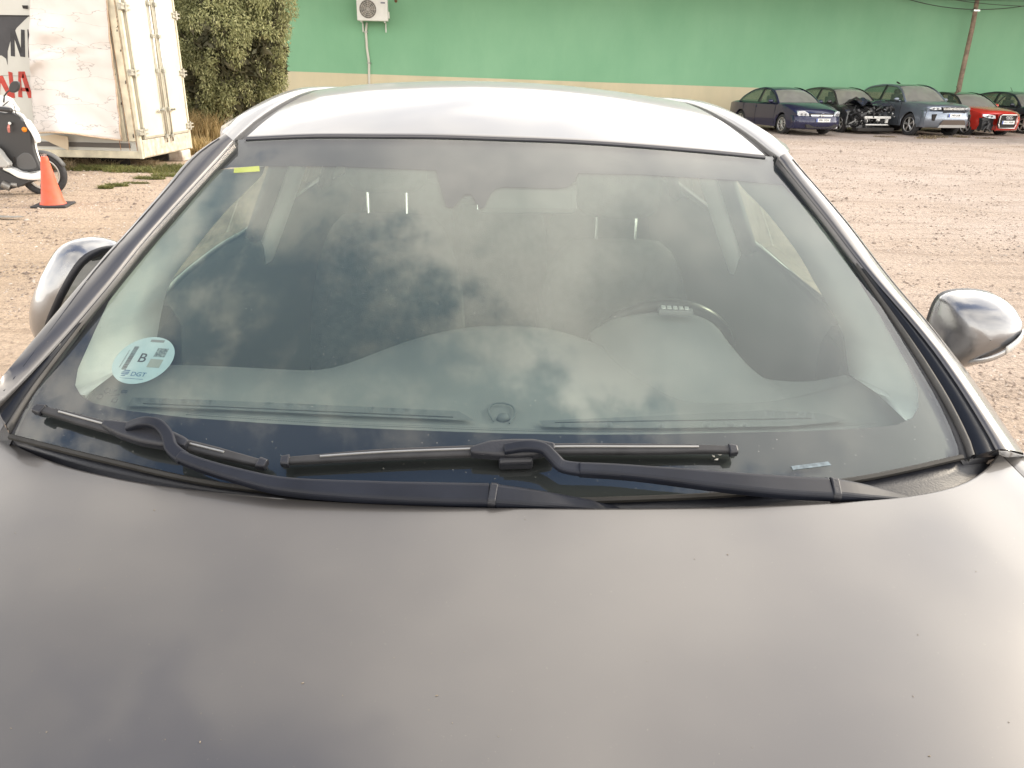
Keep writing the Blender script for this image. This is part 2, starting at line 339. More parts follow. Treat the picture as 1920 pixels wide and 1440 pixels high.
def ac_unit():
    y = wall_y(-5.5) - .5
    a = at_y((671, 38), y); b = at_y((728, 41), y); W = b.x - a.x; H_ = W * .68
    c = (a + b) / 2; root = empty('air_conditioner', c, .085, label='white air conditioner outdoor unit mounted high on the green wall', cat='air conditioner')
    m = MB(); m.box((-W/2, -.16, 0), (W/2, .16, H_)); m.build('casing', mat('ac_white', (.72, .72, .68), .45, var=.04), root, bevel=.02)
    cx = -W*.14; cz = H_*.5; r = H_*.40
    m = MB(); m.cyl((cx, -.166, cz), (cx, -.150, cz), r, n=32); m.build('fan_recess', mat('ac_dark', (.13, .125, .11), .6), root)
    m = MB()
    for k in range(5): m.tube([(cx + r*(k+1)/5*math.cos(t), -.175, cz + r*(k+1)/5*math.sin(t)) for t in [2*math.pi*i/28 for i in range(28)]], .006, 5, True)
    for k in range(12):
        t = math.pi*k/6; m.cyl((cx, -.175, cz), (cx+r*math.cos(t), -.175, cz+r*math.sin(t)), .005, n=5)
    m.build('fan_grille', mat('ac_grille', (.5, .48, .44), .5), root)
    m = MB()
    for k in range(5):
        t = 2*math.pi*k/5; u = Vector((math.cos(t), 0, math.sin(t))); v = Vector((-math.sin(t), 0, math.cos(t))); o = Vector((cx, -.168, cz))
        m.add([o + u*.03, o + u*r*.9 - v*.05 + Vector((0, -.003, 0)), o + u*r*.85 + v*.12 + Vector((0, -.004, 0)), o + v*.04 + u*.05], [(0,1,2,3)])
    m.build('fan_blade', mat('ac_blade', (.22, .2, .17), .5), root, kind=None)
    m = MB(); m.box((W*.28, -.168, H_*.76), (W*.42, -.163, H_*.82)); m.build('logo_plate', mat('dark_print', (.15, .15, .2), .5), root)
    for sx in (-1, 1):
        m = MB(); m.box((sx*W*.38-.02, -.17, -.05), (sx*W*.38+.02, .5, -.002)); m.box((sx*W*.38-.02, .44, -.35), (sx*W*.38+.02, .5, -.05)); m.build('bracket', mat('ac_white', (.72, .72, .68)), root)
    m = MB(); m.box((W/2+.002, -.1, .1), (W/2+.05, .1, .32)); m.build('valve_cover', mat('ac_white', (.7, .7, .68)), root, bevel=.01)
    # drain pipe
    yy = wall_y(-5.3) - .08
    P = [at_y(q, yy) for q in ((688, 42), (686, 60), (688, 90), (692, 118), (692, 150))]; P.append(Vector((P[-1].x, yy, 0)))
    t = empty('drain_pipe', P[-1], label='pale pipe run dropping from the air conditioner down the green wall', cat='pipe')
    m = MB(); m.tube([p - P[-1] for p in P], .045, 10); m.build('pipe', mat('pipe_white', (.62, .60, .54), .6), t, smooth=True)
    for k in (1, 3):
        m = MB(); q = P[k] - P[-1]; m.box(q - Vector((.07, .06, .02)), q + Vector((.07, .07, .02))); m.build('pipe_clip', STEEL, t)
ac_unit()

def pole_and_wires():
    y = wall_y(17) - .45
    b = at_y((1796, 178), y); tp = at_y((1833, 0), y); d = (tp - b) / (tp.z - b.z)
    base = b - d * (b.z + .2); top = b + d * 6.5
    t = empty('utility_pole', (base.x, base.y, 0), label='slim weathered wooden pole leaning in front of the green wall behind the parked cars', cat='pole')
    m = MB(); pts = [base + (top-base) * k/8 + Vector((.02*math.sin(k*2.1), 0, 0)) for k in range(9)]
    m.tube([p - t.location for p in pts], [.100 - .003*k for k in range(9)], 12)
    m.build('pole_shaft', mat('old_wood', (.27, .20, .15), .9, var=.35, vscale=6, bump=.4, bscale=30), t, smooth=True)
    m = MB(); q = b + d * 3.05 - t.location; m.box(q - Vector((.12, .12, .03)), q + Vector((.12, .12, .03))); m.build('wire_clamp', STEEL, t)
    def wire(A, sag, B, lab, r=.014):
        A = at_y(A, y-.1); B = at_y(B, y-.1); pts = []
        for k in range(25):
            s = k/24; p = A.lerp(B, s); p.z -= sag*4*s*(1-s); pts.append(p)
        mid = (A+B)/2
        e = MB(); e.tube(pts, r, 6); e.build('overhead_cable', mat('cable', (.05, .05, .05), .6), smooth=True, label=lab, cat='cable')
    wire((1688, -6), .42, (1990, -4), 'lowest sagging black cable crossing the leaning wooden pole')
    wire((1745, -8), .10, (1960, 12), 'middle black cable just above the lowest one at the wooden pole', .011)
    wire((1560, -8), .05, (1990, 2), 'thin straight black cable near the top edge beside the wooden pole', .009)
pole_and_wires()

# ================================================================== MAIN CAR
CO = Vector((-.002, 1.3, 0)); CYAW = .0316
car = empty('grey_hatchback', CO, CYAW, label='grey brown car seen close over its hood, dusty windshield with two wipers at rest', cat='car')
CM = Matrix.Translation(CO) @ Matrix.Rotation(CYAW, 4, 'Z'); CI = CM.inverted(); CR = CI.to_3x3(); CC = CI @ CAMP
def cray(p): return CR @ ray(*p)
def ws_y(x, z):
    t = (z - 1.035) / .424
    return -.40 + .787*t - .08*t*(1-t) + .20*x*x/.5625*.5625*1.0
NRM = Vector((0, -.51, .86))
def on_ws(p, h=0., lift=None):
    """point of the windshield surface (offset h outward) seen at photo pixel p, car-local"""
    d = cray(p); o = CC - NRM*h; a, b = .2, 6.
    f = lambda t: (o + d*t).y - ws_y((o + d*t).x, (o + d*t).z)
    for _ in range(50):
        mt = (a+b)/2
        if f(mt) < 0: a = mt
        else: b = mt
    return o + d*a + NRM*h
def c_y(p, y): d = cray(p); return CC + d*((y-CC.y)/d.y)
def c_z(p, z): d = cray(p); return CC + d*((z-CC.z)/d.z)
def c_side(p, s):
    """hit with the door-glass plane x = s*(.735-.42(z-1.1))"""
    d = cray(p); o = CC; # s*x + .42 z = .735+.462
    t = (1.197 - (s*o.x + .42*o.z)) / (s*d.x + .42*d.z); return o + d*t

# --- windshield outline
GTOP = [(447,262),(560,257),(700,257),(820,258),(950,262),(1080,267),(1200,275),(1320,284),(1448,294)]
GR = [(1448,294),(1521,382),(1592,482),(1675,612),(1733,707),(1765,765),(1793,830),(1800,862)]
GBOT = [(23,824),(200,868),(420,915),(700,941),(900,946),(1080,944),(1380,931),(1614,902),(1800,862)]
GL = [(447,262),(311,419),(218,530),(128,649),(58,750),(23,824)]
NU, NV = 41, 25
def resamp2(pts, n): return [(v.x, v.y) for v in cr([Vector((a, b, 0)) for a, b in pts], n)]
def patch(top, bot, left, right, nu, nv):
    T = resamp2(top, nu); B = resamp2(bot, nu); Lf = resamp2(left, nv); Rt = resamp2(right, nv); g = []
    for j in range(nv):
        v = j/(nv-1); row = []
        for i in range(nu):
            u = i/(nu-1)
            X = [(1-v)*T[i][k] + v*B[i][k] + (1-u)*Lf[j][k] + u*Rt[j][k] - ((1-u)*(1-v)*T[0][k] + u*(1-v)*T[-1][k] + (1-u)*v*B[0][k] + u*v*B[-1][k]) for k in (0, 1)]
            row.append(tuple(X))
        g.append(row)
    return g
G = patch(GTOP, GBOT, GL, GR, NU, NV)
m = MB(); m.loft([[on_ws(q) for q in row] for row in G]); wsh = m.build('windshield', WS, car, smooth=True)
# --- frit: black ceramic band under the glass
FI = [(405,320),(360,362),(311,418),(249,490),(218,535),(179,618),(146,692),(141,723),(152,742),(175,756),(233,769),(350,783),(505,794),(640,801),(813,808),(960,813),(1113,815),(1240,814),(1342,812),(1517,808),(1620,803),(1680,797),(1710,784),(1723,762),(1721,730),(1700,682),(1633,561),(1571,457),(1508,386),(1467,347),(1380,338),(1200,327),(1084,325),(1078,338),(1066,350),(1045,353),(950,350),(930,353),(920,363),(908,389),(899,390),(884,364),(872,364),(848,389),(837,388),(826,350),(818,319),(640,312),(520,311),(431,314)]
FO = GL[:-1] + GBOT[:-1] + list(reversed(GR))[:-1] + list(reversed(GTOP))[:-1]
def dense(poly, step=14):
    out = []
    for i, a in enumerate(poly):
        b = poly[(i+1) % len(poly)]; n = max(1, int(math.hypot(b[0]-a[0], b[1]-a[1])/step))
        for k in range(n): out.append((a[0]+(b[0]-a[0])*k/n, a[1]+(b[1]-a[1])*k/n))
    return out
def fill(outer, holes, f, step=14, extra=()):
    """triangulated planar region (in photo plane) carried to a surface by f"""
    from mathutils.geometry import delaunay_2d_cdt
    loops = [dense(outer, step)] + [dense(h_, step) for h_ in holes]; V = []; Ed = []; F = []
    for lp in loops:
        o = len(V); V += [Vector(p) for p in lp]; Ed += [(o+i, o+(i+1) % len(lp)) for i in range(len(lp))]
    def inside(p, poly):
        c = False; j = len(poly)-1
        for i in range(len(poly)):
            if (poly[i][1] > p[1]) != (poly[j][1] > p[1]) and p[0] < (poly[j][0]-poly[i][0])*(p[1]-poly[i][1])/(poly[j][1]-poly[i][1])+poly[i][0]: c = not c
            j = i
        return c
    ok = lambda p: inside(p, outer) and not any(inside(p, h_) for h_ in holes)
    xs = [p[0] for p in outer]; ys = [p[1] for p in outer]; st = step*1.6; y = min(ys)
    while y < max(ys):
        x = min(xs)
        while x < max(xs):
            if ok((x, y)): V.append(Vector((x+.3*math.sin(x*3+y), y)))
            x += st
        y += st
    r = delaunay_2d_cdt(V, Ed, [], 0, 1e-4)
    vs = r[0]; fs = [t for t in r[2] if ok(tuple(sum((vs[i] for i in t), Vector((0, 0)))/3))]
    return [f((v.x, v.y)) for v in vs], fs
vs, fs = fill(FO, [FI], lambda q: on_ws(q, -.006))
o = link('frit_band', mesh(vs, fs), FRIT, wsh, smooth=True)
vs, fs = fill(FI, [], lambda q: on_ws(q, -.009))
def veil_film_mat():
    m = bpy.data.materials.new('film_glare_veil'); m.use_nodes = True; t = m.node_tree; t.nodes.clear()
    o = t.nodes.new('ShaderNodeOutputMaterial'); tr = t.nodes.new('ShaderNodeBsdfTransparent'); tl = t.nodes.new('ShaderNodeBsdfTranslucent'); df = t.nodes.new('ShaderNodeBsdfDiffuse')
    for q in (tl, df): q.inputs[0].default_value = (.68, .75, .67, 1)
    a = t.nodes.new('ShaderNodeMixShader'); a.inputs[0].default_value = .6; t.links.new(tl.outputs[0], a.inputs[1]); t.links.new(df.outputs[0], a.inputs[2])
    tcn = t.nodes.new('ShaderNodeTexCoord'); n = t.nodes.new('ShaderNodeTexNoise'); n.inputs['Scale'].default_value = 3; n.inputs['Detail'].default_value = 4; t.links.new(tcn.outputs['Object'], n.inputs['Vector'])
    r = t.nodes.new('ShaderNodeMapRange'); r.inputs[1].default_value = .3; r.inputs[2].default_value = .7; r.inputs[3].default_value = .8; r.inputs[4].default_value = 1.15; t.links.new(n.outputs[0], r.inputs[0])
    sp_ = t.nodes.new('ShaderNodeSeparateXYZ'); t.links.new(tcn.outputs['Object'], sp_.inputs[0]); r2 = t.nodes.new('ShaderNodeMapRange'); t.links.new(sp_.outputs[2], r2.inputs[0])
    r2.inputs[1].default_value = 1.12; r2.inputs[2].default_value = 1.38; r2.inputs[3].default_value = .095; r2.inputs[4].default_value = .23       # film made denser towards the top, standing in for veiling glare
    mu_ = t.nodes.new('ShaderNodeMath'); mu_.operation = 'MULTIPLY'; t.links.new(r.outputs[0], mu_.inputs[0]); t.links.new(r2.outputs[0], mu_.inputs[1])
    b = t.nodes.new('ShaderNodeMixShader'); t.links.new(mu_.outputs[0], b.inputs[0]); t.links.new(tr.outputs[0], b.inputs[1]); t.links.new(a.outputs[0], b.inputs[2]); t.links.new(b.outputs[0], o.inputs[0]); return m
link('glare_veil_film', mesh(vs, fs), veil_film_mat(), wsh, smooth=True)
# dotted edge of the frit along the bottom
m = MB()
dots = resamp2([(350,776),(640,794),(813,801),(960,806),(1113,808),(1342,805),(1517,801),(1640,793)], 300)
for k, q in enumerate(dots):
    for r_, dy in ((.0011, 1.5), (.0008, -1.8)):
        c = on_ws((q[0] + (0 if dy > 0 else 2.2), q[1]+dy), -.0058); u = Vector((1, 0, 0)); v = Vector((0, .86, .51))
        m.add([c + u*r_*math.cos(t) + v*r_*math.sin(t) for t in (0, 1.57, 3.14, 4.71)], [(0,1,2,3)])
m.build('frit_dots', FRIT, wsh, kind='stuff')

PSEC = {}
# --- A pillars with roof rails
def strip(rows, name, mt, parent=car, n=40, solid=0, **k):
    m = MB(); m.loft([cr(r_, n) for r_ in rows]); return m.build(name, mt, parent, smooth=True, solid=solid, **k)
# right (driver) side contours
def off(p, dx, dy, dz): return p + Vector((dx, dy, dz))
sideC = {
 1: dict(glass=[(1450,292),(1521,382),(1592,482),(1675,612),(1733,707),(1765,765),(1793,830),(1800,862)],
         inner=[(1461,295),(1550,405),(1628,505),(1731,626),(1786,700),(1825,760),(1862,822),(1872,842)],
         outer=[(1478,286),(1520,336),(1592,419),(1675,527),(1753,619),(1790,666),(1830,718),(1867,772),(1892,809),(1921,852)]),
 -1: dict(glass=[(445,262),(311,419),(218,530),(128,649),(58,750),(23,824)],
         inner=[(437,264),(290,423),(205,527),(128,618),(58,695),(-8,765)],
         outer=[(421,251),(360,293),(305,357),(235,437),(187,489),(110,580),(0,711)])}
for s in (1, -1):
    S = sideC[s]
    g = [on_ws(q, .000) for q in S['glass']]; i_ = [on_ws(q, .016) for q in S['inner']]
    gi = cr(g, 30); ii = cr(i_, 30)
    oo = cr([on_ws(q, .0) for q in S['outer']], 30)
    # true outer edge: behind and outboard of the inner edge
    out2 = []
    for a, q in zip(cr([Vector((x, y, 0)) for x, y in S['outer']], 30), ii):
        d = cray((a.x, a.y)); yy = q.y + .024; out2.append(CC + d*((yy-CC.y)/d.y))
    def bl(f_, dz): return [a.lerp(b, f_) + Vector((0, .002, dz)) for a, b in zip(gi, ii)]
    m = MB(); m.loft([[off(p, 0, .006, -.012) for p in gi], bl(.02, .001), bl(.30, -.010)]); m.build('pillar_gap', RUB, car, smooth=True)
    m = MB(); m.loft([bl(.29, -.010), bl(.31, .0005), bl(.40, .001), bl(.42, -.008)]); m.build('pillar_seal', mat('grey_seal', (.075, .072, .068), .6, var=.2, vscale=20, spec=.3), car, smooth=True)
    m = MB(); m.loft([bl(.41, -.008), bl(.45, -.003), bl(.7, -.001), bl(.96, -.003), [off(p, -s*.001, 0, -.006) for p in ii]]); m.build('pillar_trim', mat('gloss_dark_trim', (.010, .011, .014), .28, spec=.3), car, smooth=True)
    mid = [a.lerp(b, .5) + Vector((s*.001, -.002, .003)) for a, b in zip(ii, out2)]
    m = MB(); m.loft([[off(p, -s*.004, .01, -.016) for p in ii], [off(p, 0, 0, -.002) for p in ii], [a.lerp(b, .06) + Vector((0, -.002, .002)) for a, b in zip(ii, out2)], mid, [a.lerp(b, .92) + Vector((0, 0, .002)) for a, b in zip(ii, out2)], out2, [off(p, s*.010, .03, -.02) for p in out2], [off(p, s*.016, .06, -.05) for p in out2]])
    m.build('a_pillar', PAINT, car, smooth=True)
    PSEC[s] = (ii[0], mid[0], out2[0])
    foot = {1: ([gi[-1], ii[-1], ii[-1].lerp(out2[-1], .5), out2[-1], off(out2[-1], .03, .05, -.02)], [(1812,880),(1874,856),(1892,860),(1925,868),(1975,880)]), -1: ([gi[-1], ii[-1].lerp(gi[-1], .5), ii[-1], out2[-1], off(out2[-1], -.03, .05, -.03)], [(14,842),(-12,828),(-40,815),(-80,790),(-140,770)])}[s]
    top_ = foot[0]; bot_ = [c_z(q, 1.036) for q in foot[1]]
    m = MB(); m.loft([[p + Vector((0, .02, .001)) for p in top_[1:]], [p + Vector((0, -.001, -.002)) for p in top_[1:]], bot_[1:], [p + Vector((0, -.05, -.03)) for p in bot_[1:]]]); m.build('fender_corner', PAINT, car, smooth=True)
    m = MB(); m.loft([top_[:2], bot_[:2]]); m.build('cowl_end', BLK, car)
    # thin seam line where the door frame meets the pillar
    m = MB(); m.tube([a.lerp(b, .80 - .62*max(0, (k_-17)/12)**1.3) + Vector((s*.0005, -.001, .0022)) for k_, (a, b) in enumerate(zip(ii, out2))][1:-1], .0013, 6); m.build('pillar_seam', BLK, car)

# --- roof
RF = [on_ws(q, .004) for q in [(462,257),(580,252),(700,252),(820,253),(950,257),(1080,262),(1200,270),(1320,280),(1434,291)]]
RFr = cr(RF, 31)
def roof_rise(y):
    t = (y - .35); return .165*t - .075*t*t if t < 1.1 else .165*1.1-.075*1.21 - .02*(t-1.1)**2
rows = []
zc0 = RFr[15].z
for k in range(26):
    dy = k*.1
    row = []
    for i, p in enumerate(RFr):
        u = (i-15)/15; wx = p.x * (1 + .055*min(dy, 1.0)/1.0 - (.03*max(0, dy-1.2)))
        yy = p.y + dy; rise = roof_rise(.35+dy)
        row.append(Vector((wx, yy, p.z + rise*(1-.10*u*u) + .010*(1-u*u)*min(1, dy/.4))))
    rows.append(row)
m = MB(); lip = [off(p, 0, -.004, -.010) for p in rows[0]]; t1 = [a.lerp(b, .03) for a, b in zip(rows[0], rows[1])]; t2 = [a.lerp(b, .15) for a, b in zip(rows[0], rows[1])]; m.loft([lip, [off(p, 0, -.002, -.002) for p in rows[0]], t1, t2] + rows[1:])
m.build('roof_panel', PAINT, car, smooth=True)
m = MB(); m.tube([off(p, 0, -.005, -.006) for p in RFr], .0020, 6); m.build('header_seal', BLK, car)
ZR = {}
for s in (1, -1):
    e = [r_[-1] if s > 0 else r_[0] for r_ in rows]
    ditch = [off(p, s*.012, 0, -.016) for p in e]; d2 = [off(p, s*.030, 0, -.014) for p in e]
    m = MB(); m.loft([[off(p, s*.001, 0, -.004) for p in e], ditch, d2]); m.build('roof_moulding', mat('moulding_grey', (.07, .068, .066), .35, .3), car, smooth=True)
    wr = [min(.085, .062+.012*k) for k in range(len(e))]
    r1 = [off(p, s*.031, 0, -.004) for p in e]; r2 = [off(p, s*(.031+wr[k]*.5), 0, .002) for k, p in enumerate(e)]; r3 = [off(p, s*(.031+wr[k]), 0, -.022) for k, p in enumerate(e)]; r4 = [off(p, s*(.04+wr[k]), 0, -.06) for k, p in enumerate(e)]
    i0, m0, o0 = PSEC[s]; ra_ = [off(p, s*.031, 0, -.016) for p in e]; rb_ = [off(p, s*.036, 0, .0005) for p in e]
    for arr, tgt in ((ra_, off(i0, 0, 0, -.012)), (r1, i0), (rb_, i0.lerp(o0, .06)), (r2, m0), (r3, o0), (r4, off(o0, s*.010, .03, -.02))):
        dlt = tgt - arr[0]
        for k_, f_ in ((0, 1.0), (1, .45), (2, .12)): arr[k_] = arr[k_] + dlt*f_
    m = MB(); m.loft([ra_, r1, rb_, r2, r3, r4]); m.build('roof_rail', PAINT, car, smooth=True)
    ZR[s] = r4
# rear end, closed simply: tailgate with glass
yb = rows[-1][0].y
m = MB(); m.loft([rows[-1], [Vector((p.x*1.05, yb+.12, p.z-.10)) for p in rows[-1]]]); m.build('rear_spoiler', PAINT, car, smooth=True)
m = MB(); m.loft([[Vector((p.x*1.02, yb+.08, p.z-.09)) for p in rows[-1]], [Vector((p.x*1.22, yb+.38, 1.08)) for p in rows[-1]]]); m.build('rear_window', glass_mat('tinted_rear_glass', (.40, .44, .40), dust=.05), car, smooth=True)
m = MB(); m.loft([[Vector((p.x*1.25, yb+.38, 1.08)) for p in rows[-1]], [Vector((p.x*1.4, yb+.46, .7)) for p in rows[-1]], [Vector((p.x*1.4, yb+.46, .35)) for p in rows[-1]]]); m.build('tailgate', PAINT, car, smooth=True)
# headliner
m = MB(); m.loft([[off(p, 0, .02, -.055) for p in r_[2:-2]] for r_ in rows]); m.build('headliner', TRIM, car, smooth=True)

# --- hood
HE = [(-60,780),(0,818),(60,850),(150,881),(300,910),(500,931),(650,942),(900,951),(1150,953),(1400,949),(1600,940),(1720,928),(1800,908),(1850,878),(1872,848)]
def hz_(x): return 1.056 - .010*(x/.75)**2
def on_hood_edge(q):
    z = 1.03
    for _ in range(6): p = c_z(q, z); z = hz_(p.x)
    return p
he = cr([on_hood_edge(q) for q in HE], 61)
rows = []
for k in range(40):
    t = k/39; row = []
    for p in he:
        dy = t*1.25; s_ = dy*(1+0*p.x)
        drop = .085*s_ + .105*s_*s_ + .20*max(0, s_-.85)**2
        yfront = p.y + (-.62 - p.y)*0
        # rear edge curve relaxes to a straight front
        yy = p.y*(1-t) + (-1.62 + .25*p.x*p.x)*t
        xx = p.x*(1 - .05*t)
        cren = .012*math.exp(-((abs(p.x)-.52)/.06)**2)*0
        row.append(Vector((xx, yy, p.z - drop - .022*t*(p.x/.75)**2 + cren)))
    rows.append(row)
m = MB(); lip = [off(p, 0, .003, -.010) for p in rows[0]]; lip2 = [off(p, 0, -.012, -.013) for p in rows[0]]
m.loft([lip2, lip, [off(p, 0, .0015, -.003) for p in rows[0]], [off(p, 0, 0, -.0006) for p in rows[0]], [a.lerp(b, .04) for a, b in zip(rows[0], rows[1])], [a.lerp(b, .14) for a, b in zip(rows[0], rows[1])]] + rows[1:])
m.build('hood', PAINT, car, smooth=True)
hoodrows = rows
# --- fenders, bumper, sides (mostly out of frame)
for s in (1, -1):
    e = [r_[-1] if s > 0 else r_[0] for r_ in hoodrows]
    f0 = [off(p, s*.006, 0, -.004) for p in e]
    f1 = [off(p, s*.045, 0, .0) for p in e]
    corner = MB()
    def shoulder(p): return Vector((s*max(abs(p.x)+.06, .84), p.y, p.z - .06))
    f2 = [shoulder(p) for p in e]; f3 = [Vector((s*.895, p.y, .80)) for p in e]
    def arch(y): # front wheel at local y=-.78
        d = abs(y + .80); return max(.22, .32 + math.sqrt(max(0, .36**2 - d*d))) if d < .36 else .22
    f4 = [Vector((s*.89, p.y, arch(p.y))) for p in e]
    m = MB(); m.loft([f0, f1, f2, f3, f4]); m.build('fender', PAINT, car, smooth=True)
    # body side: doors
    ys = [-.30 + k*(3.15/30) for k in range(31)]
    def belt(y): return min(1.20, 1.085 + .055*(y+.1)/1.0)
    def arch2(y): d = abs(y - 1.75); return .32 + math.sqrt(max(0, .36**2 - d*d)) if d < .36 else .2
    for nm, ya, yb_ in (('front_door', -.12, .90), ('rear_door', .905, 1.75), ('quarter_panel', 1.755, 2.75)):
        yy = [ya + (yb_-ya)*k/10 for k in range(11)]
        m = MB(); m.loft([[Vector((s*(.725-.42*(belt(y)-1.1)+.012), y, belt(y)+.01)) for y in yy], [Vector((s*.80, y, belt(y)-.045)) for y in yy], [Vector((s*.885, y, .82)) for y in yy], [Vector((s*.89, y, .5)) for y in yy], [Vector((s*.86, y, arch2(y) if nm != 'front_door' else .2)) for y in yy]])
        m.build(nm, PAINT, car, smooth=True)
    hw_ = .66; zt_ = belt(2.75)
    m = MB(); m.loft([[Vector((s*.70, 2.70, zt_)), Vector((s*.80, 2.74, zt_-.045)), Vector((s*.885, 2.75, .82)), Vector((s*.89, 2.75, .5)), Vector((s*.86, 2.75, .2))], [Vector((s*.62, 3.02, zt_)), Vector((s*.74, 3.06, zt_-.06)), Vector((s*.80, 3.10, .82)), Vector((s*.82, 3.10, .5)), Vector((s*.80, 3.10, .25))], [Vector((s*.52, 3.20, zt_-.04)), Vector((s*hw_, 3.24, zt_-.12)), Vector((s*hw_, 3.30, .8)), Vector((s*hw_, 3.32, .5)), Vector((s*hw_, 3.30, .3))]]); m.build('rear_corner', PAINT, car, smooth=True)
    for wy in (-.80, 1.75):
        m = MB(); m.tube([Vector((s*.80, wy + .26*math.cos(t), .32 + .26*math.sin(t))) for t in [2*math.pi*i/28 for i in range(28)]], .085, 10, True)
        wt = m.build('tyre', RUB, car, smooth=True)
        m = MB(); m.cyl((s*.76, wy, .32), (s*.84, wy, .32), .2, n=24); m.build('rim', STEEL, wt)
front = [r_ for r_ in hoodrows[-1]]
m = MB(); m.loft([front, [off(p, 0, -.04, -.10) for p in front], [off(p, 0, -.07, -.35) for p in front], [off(p, 0, -.02, -.60) for p in front]]); m.build('front_bumper', PAINT, car, smooth=True)

# --- cowl between hood and glass
gb = cr([on_ws(q, -.004) for q in GBOT], 50)
hb = []
HE2 = cr([Vector((x, y, 0)) for x, y in [(-20,826),(60,856),(150,887),(300,916),(500,938),(650,948),(900,957),(1150,959),(1400,955),(1600,946),(1720,936),(1800,920),(1850,894),(1880,862)]], 50)
for q in HE2: hb.append(c_z((q.x, q.y+4), 1.030))
m = MB(); m.loft([[off(p, 0, .01, -.03) for p in gb], [off(p, 0, -.002, .004) for p in gb], [off(a.lerp(b, .35), 0, 0, -.004) for a, b in zip(gb, hb)], [off(p, 0, -.0, -.006) for p in hb], [off(p, 0, -.12, -.08) for p in hb]])
m.build('cowl_panel', BLK, car, smooth=True)
m = MB(); m.tube([off(p, 0, -.003, .006) for p in gb], .0045, 6); m.build('cowl_seal', SEAL, car)
# corner trims linking cowl and pillars
for s, P in ((1, [(1798,858),(1830,842),(1873,838),(1868,858),(1845,882),(1800,872)]), (-1, [(24,828),(-4,800),(-40,790),(-30,822),(20,840),(60,848)])):
    m = MB(); pts = [c_z(q, 1.048 if i < 3 else 1.026) for i, q in enumerate(P)]; m.prism(pts, (0, .004, -.03)); m.build('cowl_corner', BLK, car, bevel=.003)

# --- wipers
def solidstrip(px_pts, widths, h, thick, n=40, crown=.3):
    """bar along pixel points lying h above the glass; widths in metres"""
    C_ = cr([on_ws(q[:2], (q[2] if len(q) > 2 else h)) for q in px_pts], n)
    W = np.interp(np.linspace(0, 1, n), np.linspace(0, 1, len(widths)), widths); rowsL = []
    for k in range(n):
        d = (C_[min(k+1, n-1)] - C_[max(k-1, 0)]).normalized(); sdv = NRM.cross(d).normalized(); w_ = W[k]/2; th = thick
        c = C_[k]; rowsL.append([c + sdv*w_ - NRM*th*.5, c + sdv*w_ + NRM*th*.25, c + sdv*w_*.72 + NRM*th*.5, c - sdv*w_*.72 + NRM*th*.5, c - sdv*w_ + NRM*th*.25, c - sdv*w_ - NRM*th*.5])
    m = MB(); m.loft(rowsL, closed=True, cap=True); return m
def wiper(blade, arm, armw, cover, coverw, hook, adapter, lab):
    root = bpy.data.objects.new('wiper', None); COL.objects.link(root); root.parent = car; root['label'] = lab
    bl = solidstrip(blade, [.010, .016, .017, .017, .016, .010], .016, .009, 50).build('blade', RUB, root, smooth=False, bevel=.001)
    solidstrip([(x, y+3) for x, y in blade], [.003]*3, .005, .012, 50).build('rubber_lip', RUB, root)
    solidstrip([(x+(0), y-4.5) for x, y in blade[1:-1]], [.0028]*3, .021, .003, 40).build('spine', mat('spine_metal', (.42, .41, .38), .35, .6), root)
    for e in (0, -1):
        q = blade[e]; dx = 16 if e == 0 else -16; q2 = (q[0]+dx, q[1] + (blade[1][1]-blade[0][1])/(blade[1][0]-blade[0][0])*dx if e == 0 else q[1] + (blade[-2][1]-blade[-1][1])/(blade[-2][0]-blade[-1][0])*dx)
        solidstrip([q, q2], [.014, .019], .017, .012, 6).build('end_cap', BLK, root, bevel=.002)
    solidstrip(adapter, [.010, .026, .030, .028, .012], .022, .016, 24).build('adapter', BLK, root, bevel=.002)
    solidstrip(hook, [.015, .016, .016, .018, .020], .035, .010, 36).build('hook', BLKS, root, bevel=.002)
    solidstrip(arm, armw, .035, .016, 44).build('arm', BLKS, root, smooth=False, bevel=.003)
    a = arm[-1]; hh = a[2] if len(a) > 2 else .035
    solidstrip([(a[0]-1, a[1], hh), (a[0]+14, a[1]+2, hh)], [.034, .034], hh, .020, 6).build('hinge', BLK, root, bevel=.003)
    solidstrip(cover, coverw, .03, .020, 20).build('pivot_cover', BLKS, root, bevel=.003)
wiper(blade=[(66,766),(110,776),(210,803),(330,830),(420,852),(500,872)],
      hook=[(238,800,.030),(268,791,.040),(296,796,.042),(314,816,.038),(322,840,.034),(345,860,.032)],
      arm=[(336,856,.032),(380,873,.032),(450,893,.034),(540,912,.036),(700,922,.034),(820,926,.032),(918,928,.030)], armw=[.016, .019, .024, .029, .032, .033],
      cover=[(928,930,.030),(1000,938,.022),(1080,948,.006),(1170,960,-.02)], coverw=[.033, .028, .020, .010],
      adapter=[(196,796),(232,806),(280,818),(330,828),(352,836)], lab='passenger side wiper with the shorter blade, left in view')
wiper(blade=[(527,865),(600,860),(720,852),(880,846),(1050,842),(1200,842),(1310,842),(1382,844)],
      hook=[(945,842,.034),(985,836,.040),(1018,840,.042),(1038,858,.038),(1056,874,.034),(1095,880,.032)],
      arm=[(1085,880,.032),(1160,884,.032),(1250,892,.034),(1380,905,.036),(1480,913,.033),(1558,917,.030)], armw=[.018, .021, .028, .032, .033],
      cover=[(1566,918,.030),(1610,924,.022),(1660,932,.006),(1722,944,-.02)], coverw=[.033, .027, .018, .008],
      adapter=[(882,848),(920,843),(965,842),(1010,841),(1040,841)], lab='driver side wiper with the longer blade, right in view')
m = solidstrip([(935,858,.012), (998,856,.012)], [.03, .03], .012, .02, 6); m.build('wiper_connector', BLK, car, bevel=.003)

